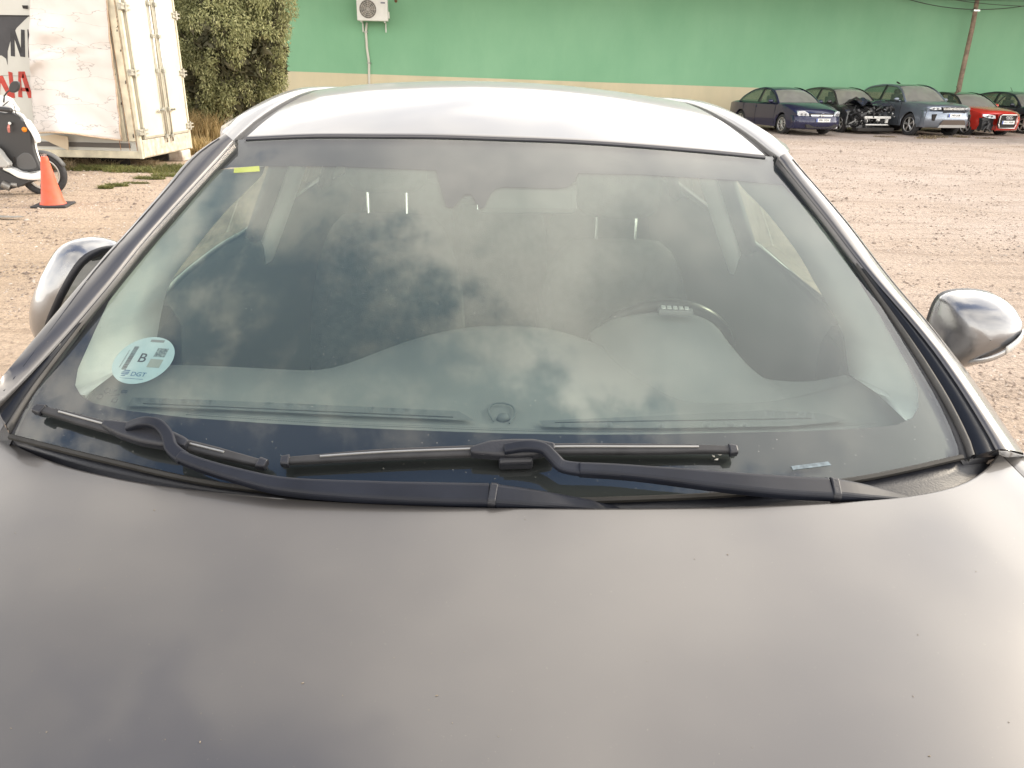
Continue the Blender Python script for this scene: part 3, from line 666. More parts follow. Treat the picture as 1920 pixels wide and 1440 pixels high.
# --- side mirrors
def mirror(base, scale, rz, lab, glassdir):
    root = bpy.data.objects.new('side_mirror', None); COL.objects.link(root); root.parent = car; root.location = base; root.rotation_euler = rz; root['label'] = lab
    root.scale = scale
    # outline in local xz: inboard side at x=0, tip at x=.19 ; front is -y
    O = [(-.005,.020),(.000,.060),(.012,.082),(.040,.093),(.080,.096),(.120,.090),(.155,.072),(.178,.045),(.184,.018),(.174,-.010),(.145,-.038),(.105,-.062),(.060,-.078),(.022,-.070),(.000,-.030)]
    O = [(v.x, v.z) for v in cr([Vector((a, 0, b)) for a, b in O + [O[0]]], 49)][:-1]
    cx, cz = .088, .012; rowsM = []
    for t, sc in ((0, 1.0), (.012, 1.015), (.03, 1.0), (.05, .95), (.07, .86), (.086, .72), (.098, .52), (.105, .28), (.107, .01)):
        rowsM.append([Vector((cx + (a-cx)*sc, -t, cz + (b-cz)*sc)) for a, b in O])
    m = MB(); m.loft(rowsM, closed=True); m.build('mirror_shell', PAINT_GLOSS, root, smooth=True)
    m = MB(); m.loft([[Vector((cx + (a-cx)*1.0, 0, cz + (b-cz)*1.0)) for a, b in O], [Vector((cx + (a-cx)*1.01, .014, cz + (b-cz)*1.01)) for a, b in O], [Vector((cx + (a-cx)*.93, .016, cz + (b-cz)*.92)) for a, b in O], [Vector((cx + (a-cx)*.88, -.012, cz + (b-cz)*.86)) for a, b in O]], closed=True)
    m.build('mirror_rim', BLK, root, smooth=True)
    m = MB(); m.add([Vector((cx + (a-cx)*.89, -.006, cz + (b-cz)*.87)) for a, b in O], [tuple(range(len(O)))]); m.build('mirror_glass', mat('mirror_glass', (.8, .82, .8), .02, 1.), root, solid=.002)
    # lower trim and turn signal
    def fr(a, b, h=.0):      # point on the front shell near outline coordinate
        rr = math.hypot((a-cx)/.098, (b-cz)/.086); return Vector((a, -.107*math.sqrt(max(0, 1-min(1, rr)**3.2)) - .004 - h, b))
    m = MB(); m.loft([[fr(*q) for q in cr2([(.055,-.058),(.10,-.040),(.14,-.014),(.170,.012)], 12)], [fr(*q, h=.003) for q in cr2([(.060,-.049),(.103,-.030),(.142,-.004),(.166,.022)], 12)], [fr(*q) for q in cr2([(.062,-.040),(.104,-.020),(.140,.006),(.160,.028)], 12)]]); m.build('lower_trim', mat('mirror_trim', (.50, .50, .50), .25, .6), root, smooth=True, solid=.003)
    m = MB(); m.loft([[fr(*q, h=.004) for q in cr2([(.128,-.018),(.150,.000),(.172,.020)], 8)], [fr(*q, h=.005) for q in cr2([(.122,.000),(.145,.018),(.166,.034)], 8)]]); m.build('turn_signal', mat('clear_lens', (.75, .75, .72), .1), root, smooth=True, solid=.003)
    if glassdir < 0: return root
    m = MB(); m.loft([[Vector(p) for p in ((-.07,-.03,-.10),(-.07,.05,-.10),(-.07,.05,-.06),(-.07,-.03,-.06))], [Vector(p) for p in ((.0,-.04,-.075),(.0,.02,-.075),(.0,.02,-.035),(.0,-.04,-.035))], [Vector(p) for p in ((.07,-.05,-.055),(.07,.0,-.055),(.07,.0,-.03),(.07,-.05,-.03))]], closed=True, cap=True); m.build('mirror_arm', BLK, root, smooth=True)
    return root
def cr2(p, n): return [(v.x, v.z) for v in cr([Vector((a, 0, b)) for a, b in p], n)]
PAINT_GLOSS = mat('gloss_grey_paint', (.26, .262, .27), .28, .8, coat=1., crough=.02, var=.02, vscale=3)
pR = c_y((1742, 617), .24); mirror(pR, (.90, .9, .92), (0, 0, R(-8)), 'driver side door mirror folded out', 1)
pL = c_y((100, 574), .12); ml = mirror(pL, (-1.05, .72, 1.38), (Matrix.Rotation(R(33), 3, 'Y') @ Matrix.Rotation(R(-104), 3, 'Z')).to_euler(), 'passenger side door mirror folded in against the window', -1)

# --- interior
DPAN = mat('dark_door_panel', (.05, .05, .046), .6, bump=.1, bscale=300)
def sidefoot(y, z, s): return Vector((s*(.735-.42*(z-1.1)), y, z))
OPEN = {-1: dict(front=[(497,312),(489,331),(420,400),(350,486),(319,532),(307,566)], sill=[(307,566),(350,520),(420,463),(458,440)], back=[(458,440),(467,386),(489,331),(497,312)]),
        1: dict(front=[(1380,335),(1396,357),(1437,398),(1492,469),(1529,532),(1570,604)], sill=[(1570,604),(1500,538),(1421,466)], back=[(1421,466),(1404,407),(1392,357),(1385,340)])}
FRO = {-1: [(405,320),(360,362),(311,418),(249,490),(218,535),(179,618),(146,692),(142,735),(170,762)], 1: [(1467,347),(1508,386),(1571,457),(1633,561),(1700,682),(1724,745),(1705,795)]}
for s in (-1, 1):
    inn = cr([c_side(q, s) for q in OPEN[s]['front']], 24)
    # the garnish runs on down to the dash
    EXT = {-1: [(300,600),(290,658),(215,700),(160,742)], 1: [(1583,632),(1592,702),(1645,738),(1702,792)]}[s]
    t0 = (inn[-1] - CC).length / cray(OPEN[s]['front'][-1]).length; te = (on_ws(EXT[-1], -.015) - CC).length / cray(EXT[-1]).length
    inn = inn + [CC + cray(q)*(t0 + (te-t0)*f_) for q, f_ in zip(EXT, (.1, .3, .7, 1.0))]
    fq = FRO[s]; outg = cr([on_ws(q, -.012) for q in fq], len(inn))
    outg = [p + Vector((s*.03, .0, 0)) for p in outg]
    m = MB(); m.loft([outg, [a.lerp(b, .5) + Vector((-s*.012, -.004, .0)) for a, b in zip(outg, inn)], inn, [p + Vector((s*.02, .01, 0)) for p in inn]])
    m.build('pillar_garnish', TRIM, car, smooth=True)
    B0 = c_side(OPEN[s]['back'][0], s); B1 = c_side(OPEN[s]['back'][-1], s); F1 = inn[0]
    sill = [c_side(q, s) for q in OPEN[s]['sill']]
    yB = B0.y
    zs = lambda y: sill[-1].z + (y - sill[-1].y)*.05 if False else B0.z + .03*(y-yB)
    # B pillar
    def band(ya, yb_, z0a, z0b, z1, nm, mt, off_=0, w=.0):
        m = MB(); rr = []
        for t in (0, .33, .66, 1):
            za = z0a + (z1-z0a)*t; zb_ = z0b + (z1-z0b)*t; rr.append([sidefoot(ya + t*w, za, s) + Vector((-s*off_, 0, 0)), sidefoot((ya+yb_)/2 + t*w, (za+zb_)/2, s) + Vector((-s*(off_+.02), 0, 0)), sidefoot(yb_ + t*w, zb_, s) + Vector((-s*off_, 0, 0))])
        m.loft(rr); return m.build(nm, mt, car, smooth=True, solid=.02)
    band(yB, yB+.10, B0.z-.03, B0.z, 1.47, 'b_pillar', BLK, .0, .05)
    band(yB+.06, yB+.22, B0.z-.10, B0.z-.09, 1.45, 'pillar_garnish', TRIM, .03, .06)
    band(yB+.92, yB+1.02, B0.z, B0.z+.02, 1.46, 'c_pillar', BLK, 0, -.10)
    band(yB+(1.12 if s < 0 else 1.35), yB+1.75, B0.z+.02, B0.z+.04, 1.44, 'd_pillar', TRIM, 0, -.25)
    # window panes
    o_ = Vector((s*.008, 0, 0)); pane = [sidefoot(F1.y+.10, 1.455, s) + o_] + [p + o_ + Vector((0, -.03, 0)) for p in inn[3:24:4]] + [inn[23] + o_ + Vector((0, -.05, -.06)), sidefoot(yB+.03, B0.z-.03, s) + o_, sidefoot(yB+.08, 1.47, s) + o_]
    m = MB(); m.add(pane, [tuple(range(len(pane)))]); m.build('door_glass', SG, car)
    m = MB(); m.add([sidefoot(yB+.10, B0.z-.02, s) + Vector((s*.012, 0, 0)), sidefoot(yB+1.4, B0.z, s) + Vector((s*.012, 0, 0)), sidefoot(yB+1.25, 1.46, s) + Vector((s*.012, 0, 0)), sidefoot(yB+.14, 1.46, s) + Vector((s*.012, 0, 0))], [(0,1,2,3)]); m.build('rear_door_glass', glass_mat('tinted_rear_glass'), car)
    # top rail inner
    m = MB(); m.loft([[sidefoot(y, 1.445 + .02*math.sin(min(1.5, max(0, y-.2))), s) for y in (.56, .8, 1.4, 2.1, 2.8)], [ZR[s][int(round((y-.35)*10)) if y > .35 else 0] + Vector((-s*.015, 0, -.005)) for y in (.56, .8, 1.4, 2.1, 2.8)]]); m.build('roof_rail_trim', TRIM, car, smooth=True)
    # door panel with bright sill strip
    ss = cr(sill if sill[0].y < sill[-1].y else list(reversed(sill)), 12) + [sidefoot(yB+.9, B0.z+.015, s), sidefoot(yB+1.5, B0.z+.03, s)]
    m = MB(); m.loft([[p + Vector((s*.03, 0, -.003)) for p in ss], [p + Vector((-s*.012, 0, -.010)) for p in ss], [p + Vector((-s*.03, 0, -.05)) for p in ss], [Vector((s*.72, p.y, .88)) for p in ss], [Vector((s*.74, p.y, .4)) for p in ss]]); m.build('door_panel', DPAN, car, smooth=True)
    m = MB(); m.tube([p + Vector((s*.012, 0, .002)) for p in ss], .0055, 6); m.build('sill_strip', CHROME, car, smooth=True)
    m = MB(); m.loft([[p + Vector((s*.03, -.02, -.003)) for p in ss[:1]] + [sill[0] + Vector((s*.01, -.2, -.03))], [ss[0] + Vector((0, 0, -.3)), sill[0] + Vector((s*.01, -.2, -.3))]]); m.build('door_panel_front', DPAN, car)

# dashboard
DR = [(120,700,1.03),(200,694,1.03),(290,684,1.03),(420,687,1.03),(520,692,1.03),(590,694,1.03),(650,682,1.035),(760,641,1.05),(850,618,1.06),(940,611,1.062),(1030,617,1.06),(1120,645,1.05),(1200,690,1.04),(1270,733,1.03),(1340,744,1.03),(1450,741,1.03),(1560,724,1.03),(1640,700,1.03),(1700,690,1.03)]
dr = cr([c_z((a, b), z) for a, b, z in DR], 61)
dfp = cr([on_ws(q, -.030) for q in [(60,800),(200,835),(420,878),(700,905),(960,912),(1200,908),(1450,890),(1640,860),(1780,820)]], 61)
rowsD = [[p + Vector((0, .01, -.02)) for p in dfp]]
for t in (.1, .25, .42, .6, .75, .88, .96): rowsD.append([a.lerp(b, t) + Vector((0, 0, .012*math.sin(math.pi*t)-.012*(1-t))) for a, b in zip(dfp, dr)])
rowsD += [dr, [p + Vector((0, .012, -.010)) for p in dr], [p + Vector((0, .02, -.08)) for p in dr], [p + Vector((0, .05, -.4)) for p in dr]]
m = MB(); m.loft(rowsD); dash = m.build('dashboard', DASH, car, smooth=True)
# defroster slot panel near the glass foot, emblem shaped sensor, speaker line
def dplane(q, z=1.018): return c_z(q, z)
dv = MB()
vs, fs = fill([(330,752),(560,762),(880,785),(900,800),(640,790),(330,772)], [], lambda q: c_z(q, 1.046-.0), 20)
def on_dash(q, dz=.003):
    # march along the ray until it meets the dash mesh rows (dense bilinear lookup)
    o_, d_ = CC, cray(q); hit, loc, nr, _i = BVHD.ray_cast(o_, d_.normalized())[0:1] + BVHD.ray_cast(o_, d_.normalized())[1:] if False else (None,)*4
    r_ = BVHD.ray_cast(o_, d_.normalized()); return (r_[0] if r_[0] else c_z(q, 1.03)) + Vector((0, 0, dz))
from mathutils.bvhtree import BVHTree
BVHD = BVHTree.FromPolygons([Vector(v) for v in m.v], [tuple(f) for f in m.f])
DARKP = mat('vent_plastic', (.11, .118, .12), .55)
for poly in ([(250,752),(420,758),(650,768),(860,778),(890,796),(650,786),(420,775),(240,768)], [(1010,796),(1200,788),(1430,776),(1540,782),(1590,796),(1480,806),(1250,810),(1020,808)]):
    vs, fs = fill(poly, [], lambda q: on_dash(q, .007), 12); o = link('defroster_vent', mesh(vs, fs), DARKP, dash, smooth=True)
for q0, q1 in (((270,764),(850,790)), ((1040,800),(1520,792))):
    mm = MB(); mm.tube([on_dash((q0[0]+(q1[0]-q0[0])*k/20, q0[1]+(q1[1]-q0[1])*k/20), .0075) for k in range(21)], .0012, 5); mm.build('vent_slot', BLK, dash)
mm = MB(); mm.tube([on_dash(q, .005) for q in resamp2([(925,795),(916,778),(922,764),(943,761),(962,768),(965,782),(955,799)], 20)], .0016, 5); mm.build('sensor_ring', DARKP, dash)
mm = MB(); c_ = on_dash((943, 786), .0); mm.cyl(c_, c_ + Vector((0, 0, .008)), .012, .008, 20); mm.build('sun_sensor', DARKP, dash, smooth=True)
# instrument cowl
IC = [(1105,625,1.04),(1140,603,1.07),(1180,592,1.10),(1230,586,1.115),(1290,588,1.115),(1335,605,1.105),(1368,645,1.08),(1395,682,1.055),(1425,706,1.035),(1462,714,1.028),(1520,715,1.028),(1585,703,1.028)]
ic = cr([c_z((a, b), z) for a, b, z in IC], 40)
base_f = cr([c_z((a, b), 1.034) for a, b in [(1130,700),(1180,722),(1230,742),(1270,752),(1330,757),(1400,757),(1450,752),(1490,745),(1520,738),(1550,730),(1580,722),(1610,712)]], 40)
rowsI = []
for t in (0, .12, .28, .45, .62, .78, .9, 1.0):
    rowsI.append([a.lerp(b, t) + Vector((0, 0, (b.z-a.z)*(math.sin(t*math.pi/2)-t)*.9)) for a, b in zip(base_f, ic)])
rowsI += [[p + Vector((0, .012, -.006)) for p in ic], [p + Vector((0, .008, -.03)) for p in ic], [p + Vector((0, -.05, -.2)) for p in ic]]
m = MB(); m.loft(rowsI); m.build('instrument_cowl', DASH, dash, smooth=True)
# small ribbed gadget standing on the cowl
gp = c_z((1266, 590), 1.125)
g = empty('clip_gadget', CM @ gp, CYAW + R(-8), label='small ribbed grey clip lying on top of the instrument cowl', cat='clip')
m = MB(); m.box((-.036, -.012, 0), (.036, .014, .013)); m.build('clip_body', mat('clip_grey', (.13, .13, .13), .4), g, bevel=.004)
for k in range(5):
    m = MB(); m.box((-.030+k*.012, -.010, .0135), (-.021+k*.012, .009, .0165)); m.build('rib', mat('clip_rib', (.45, .45, .43), .35), g, bevel=.001)
# steering wheel
sc_ = c_y((1232, 672), .60); ax = Vector((0, .9, .42)).normalized(); e1 = Vector((1, 0, 0)); e2 = e1.cross(ax).normalized()
m = MB(); m.tube([sc_ + e1*.186*math.cos(t) + e2*.186*math.sin(t) for t in [2*math.pi*i/48 for i in range(48)]], .0155, 12, True)
sw = m.build('steering_wheel', mat('wheel_leather', (.018, .018, .018), .30), car, smooth=True)
for a in (0, math.pi, -math.pi/2):
    mm = MB(); mm.cyl(sc_ - ax*.01, sc_ + e1*.18*math.cos(a) + e2*.18*math.sin(a)*(1 if e2.z > 0 else -1), .02, .014, 8); mm.build('spoke', BLK, sw)
mm = MB(); mm.cyl(sc_ - ax*.03, sc_ + ax*.02, .075, .06, 24); mm.build('horn_pad', BLK, sw, bevel=.008)
# seats
def seat(cx, y, zt, w_=.25, back=True, nm='front_seat'):
    st = bpy.data.objects.new(nm, None); COL.objects.link(st); st.parent = car; st.location = (cx, y, .35)
    z = zt - .35
    O = [(-w_, 0), (-w_*1.02, z*.45), (-w_*.95, z*.75), (-w_*.70, z*.96), (-w_*.4, z), (w_*.4, z), (w_*.70, z*.96), (w_*.95, z*.75), (w_*1.02, z*.45), (w_, 0)]
    O = [(v.x, v.z) for v in cr([Vector((a, 0, b)) for a, b in O], 36)]
    rr = []
    for t, sc in ((0, .90), (-.03, .97), (.03, 1.0), (.09, .98), (.12, .92)):
        rr.append([Vector((a*sc, t + b*.22, b*(sc if b > .3 else 1))) for a, b in O])
    rr = [rr[1]] + rr[2:]
    m = MB(); m.loft([[Vector((a*.7, -.045 + b*.22, b*.86)) for a, b in O]] + rr); 
    n = len(O); m.add([rr[-1][i] for i in range(n)], [tuple(range(n))]); m.add([Vector((a*.7, -.045 + b*.22, b*.86)) for a, b in O], [tuple(range(n))])
    m.build('backrest', SEAT, st, smooth=True)
    m = MB(); m.box((-w_, -.50, -.02), (w_, .02, .14)); m.build('cushion', SEAT, st, bevel=.04)
    yo = z*.22
    for sx in (-1, 1):
        m = MB(); m.cyl((sx*.062, yo+.03, z-.03), (sx*.062, yo+.04, z+.07), .0065, n=10); m.build('headrest_post', CHROME, st)
    m = MB(); H0 = []
    for t, sc in ((-.05, .75), (-.042, .95), (-.01, 1.0), (.035, .98), (.055, .8)):
        H0.append([Vector((.13*sc*math.copysign(abs(math.cos(a))**.55, math.cos(a)), yo+.04+t, z+.15+.085*sc*math.copysign(abs(math.sin(a))**.6, math.sin(a)))) for a in [2*math.pi*i/28 for i in range(28)]])
    m.loft(H0, closed=True, cap=True); m.build('headrest', SEAT, st, smooth=True)
seat(-.375, 1.02, 1.16); seat(.355, .92, 1.11)
for cx, zt_ in ((-.40, 1.17), (0, 1.12), (.40, 1.10)): seat(cx, 1.85, zt_, .22, nm='rear_seat')
m = MB(); m.box((-.74, -.4, .28), (.74, 2.7, .34)); m.build('floor_pan', mat('carpet', (.03, .03, .03), .95), car)
m = MB(); m.box((-.72, -.12, .36), (.72, -.08, .96)); m.build('firewall', BLK, car)
m = MB(); m.box((-.11, .3, .34), (.11, 1.2, .62)); m.build('centre_console', DASH, car, bevel=.03)
# rear-view mirror and sensor housing behind the frit
q = on_ws((992, 372), -.05); m = MB(); m.box(Vector((-.105, -.012, -.03)), Vector((.105, .014, .03))); o = m.build('rear_view_mirror', mat('mirror_back', (.09, .092, .09), .4), car, bevel=.012); o.location = q + Vector((.0, .06, -.01)); o.rotation_euler = (R(-8), 0, R(4))
m = MB(); m.box((-.11, -.001, -.024), (.095, .004, .024)); o2 = m.build('mirror_face', mat('mirror_glass', (.8, .82, .8)), o, bevel=.002); o2.location = (.004, .0145, 0)
P0 = [on_ws(x, -.012) for x in [(832,330),(1070,335),(905,380),(840,380)]]
m = MB(); a0 = on_ws((872, 330), -.01); b0 = on_ws((872, 372), -.012); m.loft([[a0 + Vector((-.05, 0, 0)), a0 + Vector((.06, 0, 0)), a0 + Vector((.05, .04, -.05)), a0 + Vector((-.04, .04, -.05))], [b0 + Vector((-.025, 0, 0)), b0 + Vector((.03, 0, 0)), b0 + Vector((.025, .05, -.02)), b0 + Vector((-.02, .05, -.02))]], closed=True, cap=True); m.build('sensor_housing', BLK, car, bevel=.004)

# --- stickers on the glass (inside face), top-level things
def frame_at(q, h):
    c = on_ws(q, h); a = on_ws((q[0]+8, q[1]), h) ; n = Vector((-(ws_y(c.x+.001, c.z)-ws_y(c.x, c.z))/.001, 1, -(ws_y(c.x, c.z+.001)-ws_y(c.x, c.z))/.001)).normalized() * -1
    uz = Vector((0, 0, 1)); v = (uz - n*uz.dot(n)).normalized(); u = v.cross(n).normalized()
    return c, u, v, n
c, u, v, n = frame_at((269, 675), -.003)
def tilt(u, v, a): return u*math.cos(a) + v*math.sin(a), -u*math.sin(a) + v*math.cos(a)
u, v = tilt(u, v, R(2))
Mx = CM @ Matrix(((u.x, v.x, n.x, c.x), (u.y, v.y, n.y, c.y), (u.z, v.z, n.z, c.z), (0, 0, 0, 1)))
st = bpy.data.objects.new('round_sticker', None); COL.objects.link(st); st.matrix_world = Mx; st['label'] = 'round pale blue sticker with letter B and DGT inside the lower left windshield'; st['category'] = 'sticker'
def flat(name, pts, z, m_, par, **k):
    b = MB(); b.prism([(x, y, z) for x, y in pts], (0, 0, .0003)); return b.build(name, m_, par, **k)
SKB = mat('sticker_pale', (.36, .45, .47), .5, var=.06, vscale=50); INK = mat('ink_black', (.03, .035, .04), .5); INKG = mat('ink_grey', (.16, .17, .17), .6); INKB = mat('ink_blue', (.04, .12, .22), .5)
rS = .050
flat('disc', [(rS*math.cos(t), rS*.98*math.sin(t)) for t in [2*math.pi*i/64 for i in range(64)]], 0, SKB, st)
MT = lambda x, y: Matrix.Translation((x, y, .0006))
text('letter', 'B', .026, INK, st, MT(-.003, .003), bold=.0002)
text('letter', 'DGT', .0115, INKB, st, MT(.006, -.030), width=1.1, bold=.0001)
flat('red_band', [(-.006,.038),(.018,.038),(.018,.043),(-.006,.043)], .0004, INKG, st).name = 'print_bar'
flat('print_box', [(.012,-.014),(.034,-.014),(.034,.003),(.012,.003)], .0004, mat('ink_lightgrey', (.27, .28, .25), .6), st)
flat('print_box', [(.014,.008),(.033,.008),(.033,.026),(.014,.026)], .0004, mat('ink_midgrey', (.17, .20, .20), .6, var=.5, vscale=300), st)
b = MB(); yy = -.022
random.seed(3)
while yy < .026:
    hgt = random.choice((.0006, .0009, .0015)); b.prism([(-.028, yy, .0004), (-.020, yy, .0004), (-.020, yy+hgt, .0004), (-.028, yy+hgt, .0004)], (0, 0, .0003)); yy += hgt + random.choice((.0006, .001))
b.build('barcode', INK, st, kind='stuff')
b = MB()
for k in range(14): b.prism([(-.034, -.018+k*.0026, .0004), (-.0325+.001*(k % 2), -.018+k*.0026, .0004), (-.0325, -.0165+k*.0026, .0004), (-.034, -.0165+k*.0026, .0004)], (0, 0, .0003))
b.build('barcode_digits', INKG, st, kind='stuff')
b = MB()
for k, (x0, w_) in enumerate(((-.022, .010), (-.025, .013), (-.024, .012), (-.023, .007))): b.prism([(x0, -.0245-k*.0034, .0004), (x0+w_, -.0245-k*.0034, .0004), (x0+w_+.001, -.0225-k*.0034, .0004), (x0+.001+.002*k % .004, -.0225-k*.0034, .0004)], (0, 0, .0003))
b.build('arrow_emblem', INKB, st)
flat('print_line', [(-.022,-.039),(.018,-.039),(.018,-.0385),(-.022,-.0385)], .0004, INKB, st)
# etched marks on the glass
et = frame_at((215, 740), -.002); c, u, v, n = et; u, v = tilt(u, v, R(2))
Me = Matrix(((u.x, v.x, n.x, c.x), (u.y, v.y, n.y, c.y), (u.z, v.z, n.z, c.z), (0, 0, 0, 1)))
mm = MB()
for cx_, cy_, r_ in ((-.016, .006, .0045), (-.022, -.006, .0045)): mm.tube([(cx_+r_*math.cos(t), cy_+r_*math.sin(t), .0004) for t in [2*math.pi*i/16 for i in range(16)]], .0006, 4, True)
for cx_, cy_, w_, h_ in ((.013, .007, .009, .0045), (.006, -.011, .008, .006)): mm.tube([(cx_-w_/2, cy_-h_/2, .0004), (cx_+w_/2, cy_-h_/2, .0004), (cx_+w_/2, cy_+h_/2, .0004), (cx_-w_/2, cy_+h_/2, .0004)], .0006, 4, True)
for k in range(3): mm.tube([(-.010+.002*k, .001-.003*k, .0004), (.008, .001-.003*k, .0004)], .0004, 4)
o = mm.build('etched_mark', INK, wsh); o.data.transform(Me)
text('etched_text', 'JF', .007, INK, wsh, Me @ Matrix.Translation((-.002, .0065, .0005)), bold=.0002)
text('etched_text', '43R', .0045, INK, wsh, Me @ Matrix.Translation((.013, .007, .0005)), bold=.0001)
def quad_on_glass(name, poly, h, m_, lab, cat):
    pts = [CM @ on_ws(p, h) for p in poly]; c0 = sum(pts, Vector())/len(pts); b = MB(); b.prism([p - c0 for p in pts], (0, .0004, -.0006)); o = b.build(name, m_, label=lab, cat=cat); o.location = c0; return o
quad_on_glass('yellow_label', [(439,315),(486,311),(487,321),(438,324)], -.0035, mat('yellow_print', (.62, .60, .04), .5), 'small yellow label at the top left corner of the windshield', 'label')
quad_on_glass('paper_strip', [(1483,874),(1553,865),(1559,872),(1487,881)], .001, mat('faded_blue_strip', (.13, .17, .19), .4, var=.5, vscale=120), 'narrow pale blue tag on the lower right black edge of the windshield', 'tag')
# specks of dirt and dry bits on hood and glass
b = MB(); random.seed(11)
BH = BVHTree.FromPolygons([p for r_ in hoodrows for p in r_], [(j*61+i, j*61+i+1, (j+1)*61+i+1, (j+1)*61+i) for j in range(39) for i in range(60)])
def speck(p, n_, s):
    u = n_.orthogonal().normalized(); a = random.random()*6.28; v = n_.cross(u); u, v = u*math.cos(a)+v*math.sin(a), -u*math.sin(a)+v*math.cos(a)
    b.add([p + u*s*random.uniform(.8, 2), p + v*s*.6, p - u*s, p - v*s*.5, p + n_*s*.5], [(0,1,4),(1,2,4),(2,3,4),(3,0,4)])
for k in range(46):
    q = (random.uniform(20, 1900), random.uniform(960, 1430)); r_ = BH.ray_cast(CC, cray(q).normalized())
    if r_[0]: speck(CM @ (r_[0] + Vector((0, 0, .0004))), Vector((0, -.2, 1)).normalized(), random.choice((.0006, .0006, .0009)))
for q in ((289,957),(375,1392),(568,1281),(818,1305),(1743,1418),(1364,1040)):
    r_ = BH.ray_cast(CC, cray(q).normalized())
    if r_[0]: speck(CM @ (r_[0] + Vector((0, 0, .0005))), Vector((0, -.2, 1)), .0014)
b.build('dirt_specks', mat('speck', (.24, .20, .15), .9), kind='stuff')
b = MB()
for k in range(60):
    q = (random.uniform(300, 1700), random.uniform(300, 850)); speck(CM @ on_ws(q, .0006), NRM, random.choice((.0005, .0007)))
for x, y in ((1338,855),(1350,852),(1344,861)): speck(CM @ on_ws((x, y), .004), NRM, .003)
b.build('glass_debris', mat('speck_pale', (.6, .58, .52), .9), kind='stuff')
#@@BG
# ================================================================== TRUCK BOX
TX, TY0, TY1 = -6.28, 13.35, 15.45         # rear face plane x, near and far edge
TB = .17; TT = 3.0
def on_side(p): return at_y(p, TY0)
def on_rear(p):
    d = ray(*p); return CAMP + d * (TX / d.x)
trk = empty('truck_box', (TX, TY0, 0), label='white weathered truck box body standing on the dirt with closed rear doors', cat='truck body')
TO = Vector((TX, TY0, 0))
TW = mat('truck_white', (.54, .54, .50), .5, var=.08, vscale=1.2, bump=.05, bscale=8)
TWD = mat('truck_door_white', (.60, .57, .47), .45, var=.06, vscale=2)
TF = mat('truck_frame_cream', (.60, .55, .42), .6, var=.22, vscale=5)
RUST = mat('rusty_edge', (.30, .15, .07), .85, var=.4, vscale=20)
DK = mat('dark_gap', (.025, .022, .02), .8)
def tl(p): return p - TO
L_ = -7.5
m = MB(); m.box((L_, .02, TB+.30), (-.10, 2.02, TT)); m.build('box_shell', TW, trk)
m = MB(); m.box((L_, .0, TB), (-.015, 2.06, TB+.12)); m.build('bottom_sill', TF, trk, bevel=.01)
m = MB(); m.box((L_, .03, TB+.12), (-.02, 2.04, TB+.30)); m.build('side_skirt', TW, trk)
m = MB(); m.box((L_, .012, TB+.17), (-.20, .03, TB+.245)); m.build('skirt_slot', mat('slot_grey', (.12, .11, .10), .7), trk)
for xx, w_, mt in ((-.13, .13, TF), (-.29, .12, TF), (-.36, .05, TW)):
    m = MB(); m.box((xx-w_/2, -.015 if mt is TF else -.005, TB+.28), (xx+w_/2, .022, TT)); m.build('corner_strip', mt, trk, bevel=.006)
for a_, b_ in ((-.02, .05), (2.03, 2.10)): m = MB(); m.box((-.055, a_, TB), (.0, b_, TT)); m.build('rear_post', TF, trk, bevel=.006)
for xx in (-.197, -.075, -.35):
    m = MB(); m.box((xx-.004, -.017, TB+.13), (xx+.004, -.010, TT)); m.build('rust_line', RUST, trk)
random.seed(9)
m = MB()
for k in range(26):
    z = random.uniform(.5, 2.8); x = random.choice((-.09, -.235, -.33)) + random.uniform(-.02, .02); h_ = random.uniform(.01, .06)
    m.add([(x-.01, -.0185, z), (x+.012, -.0185, z+.01), (x+.008, -.0185, z+h_), (x-.006, -.0185, z+h_*.8)], [(0,1,2,3)])
m.build('paint_chips', mat('chip_dark', (.07, .05, .04), .9), trk, kind='stuff')
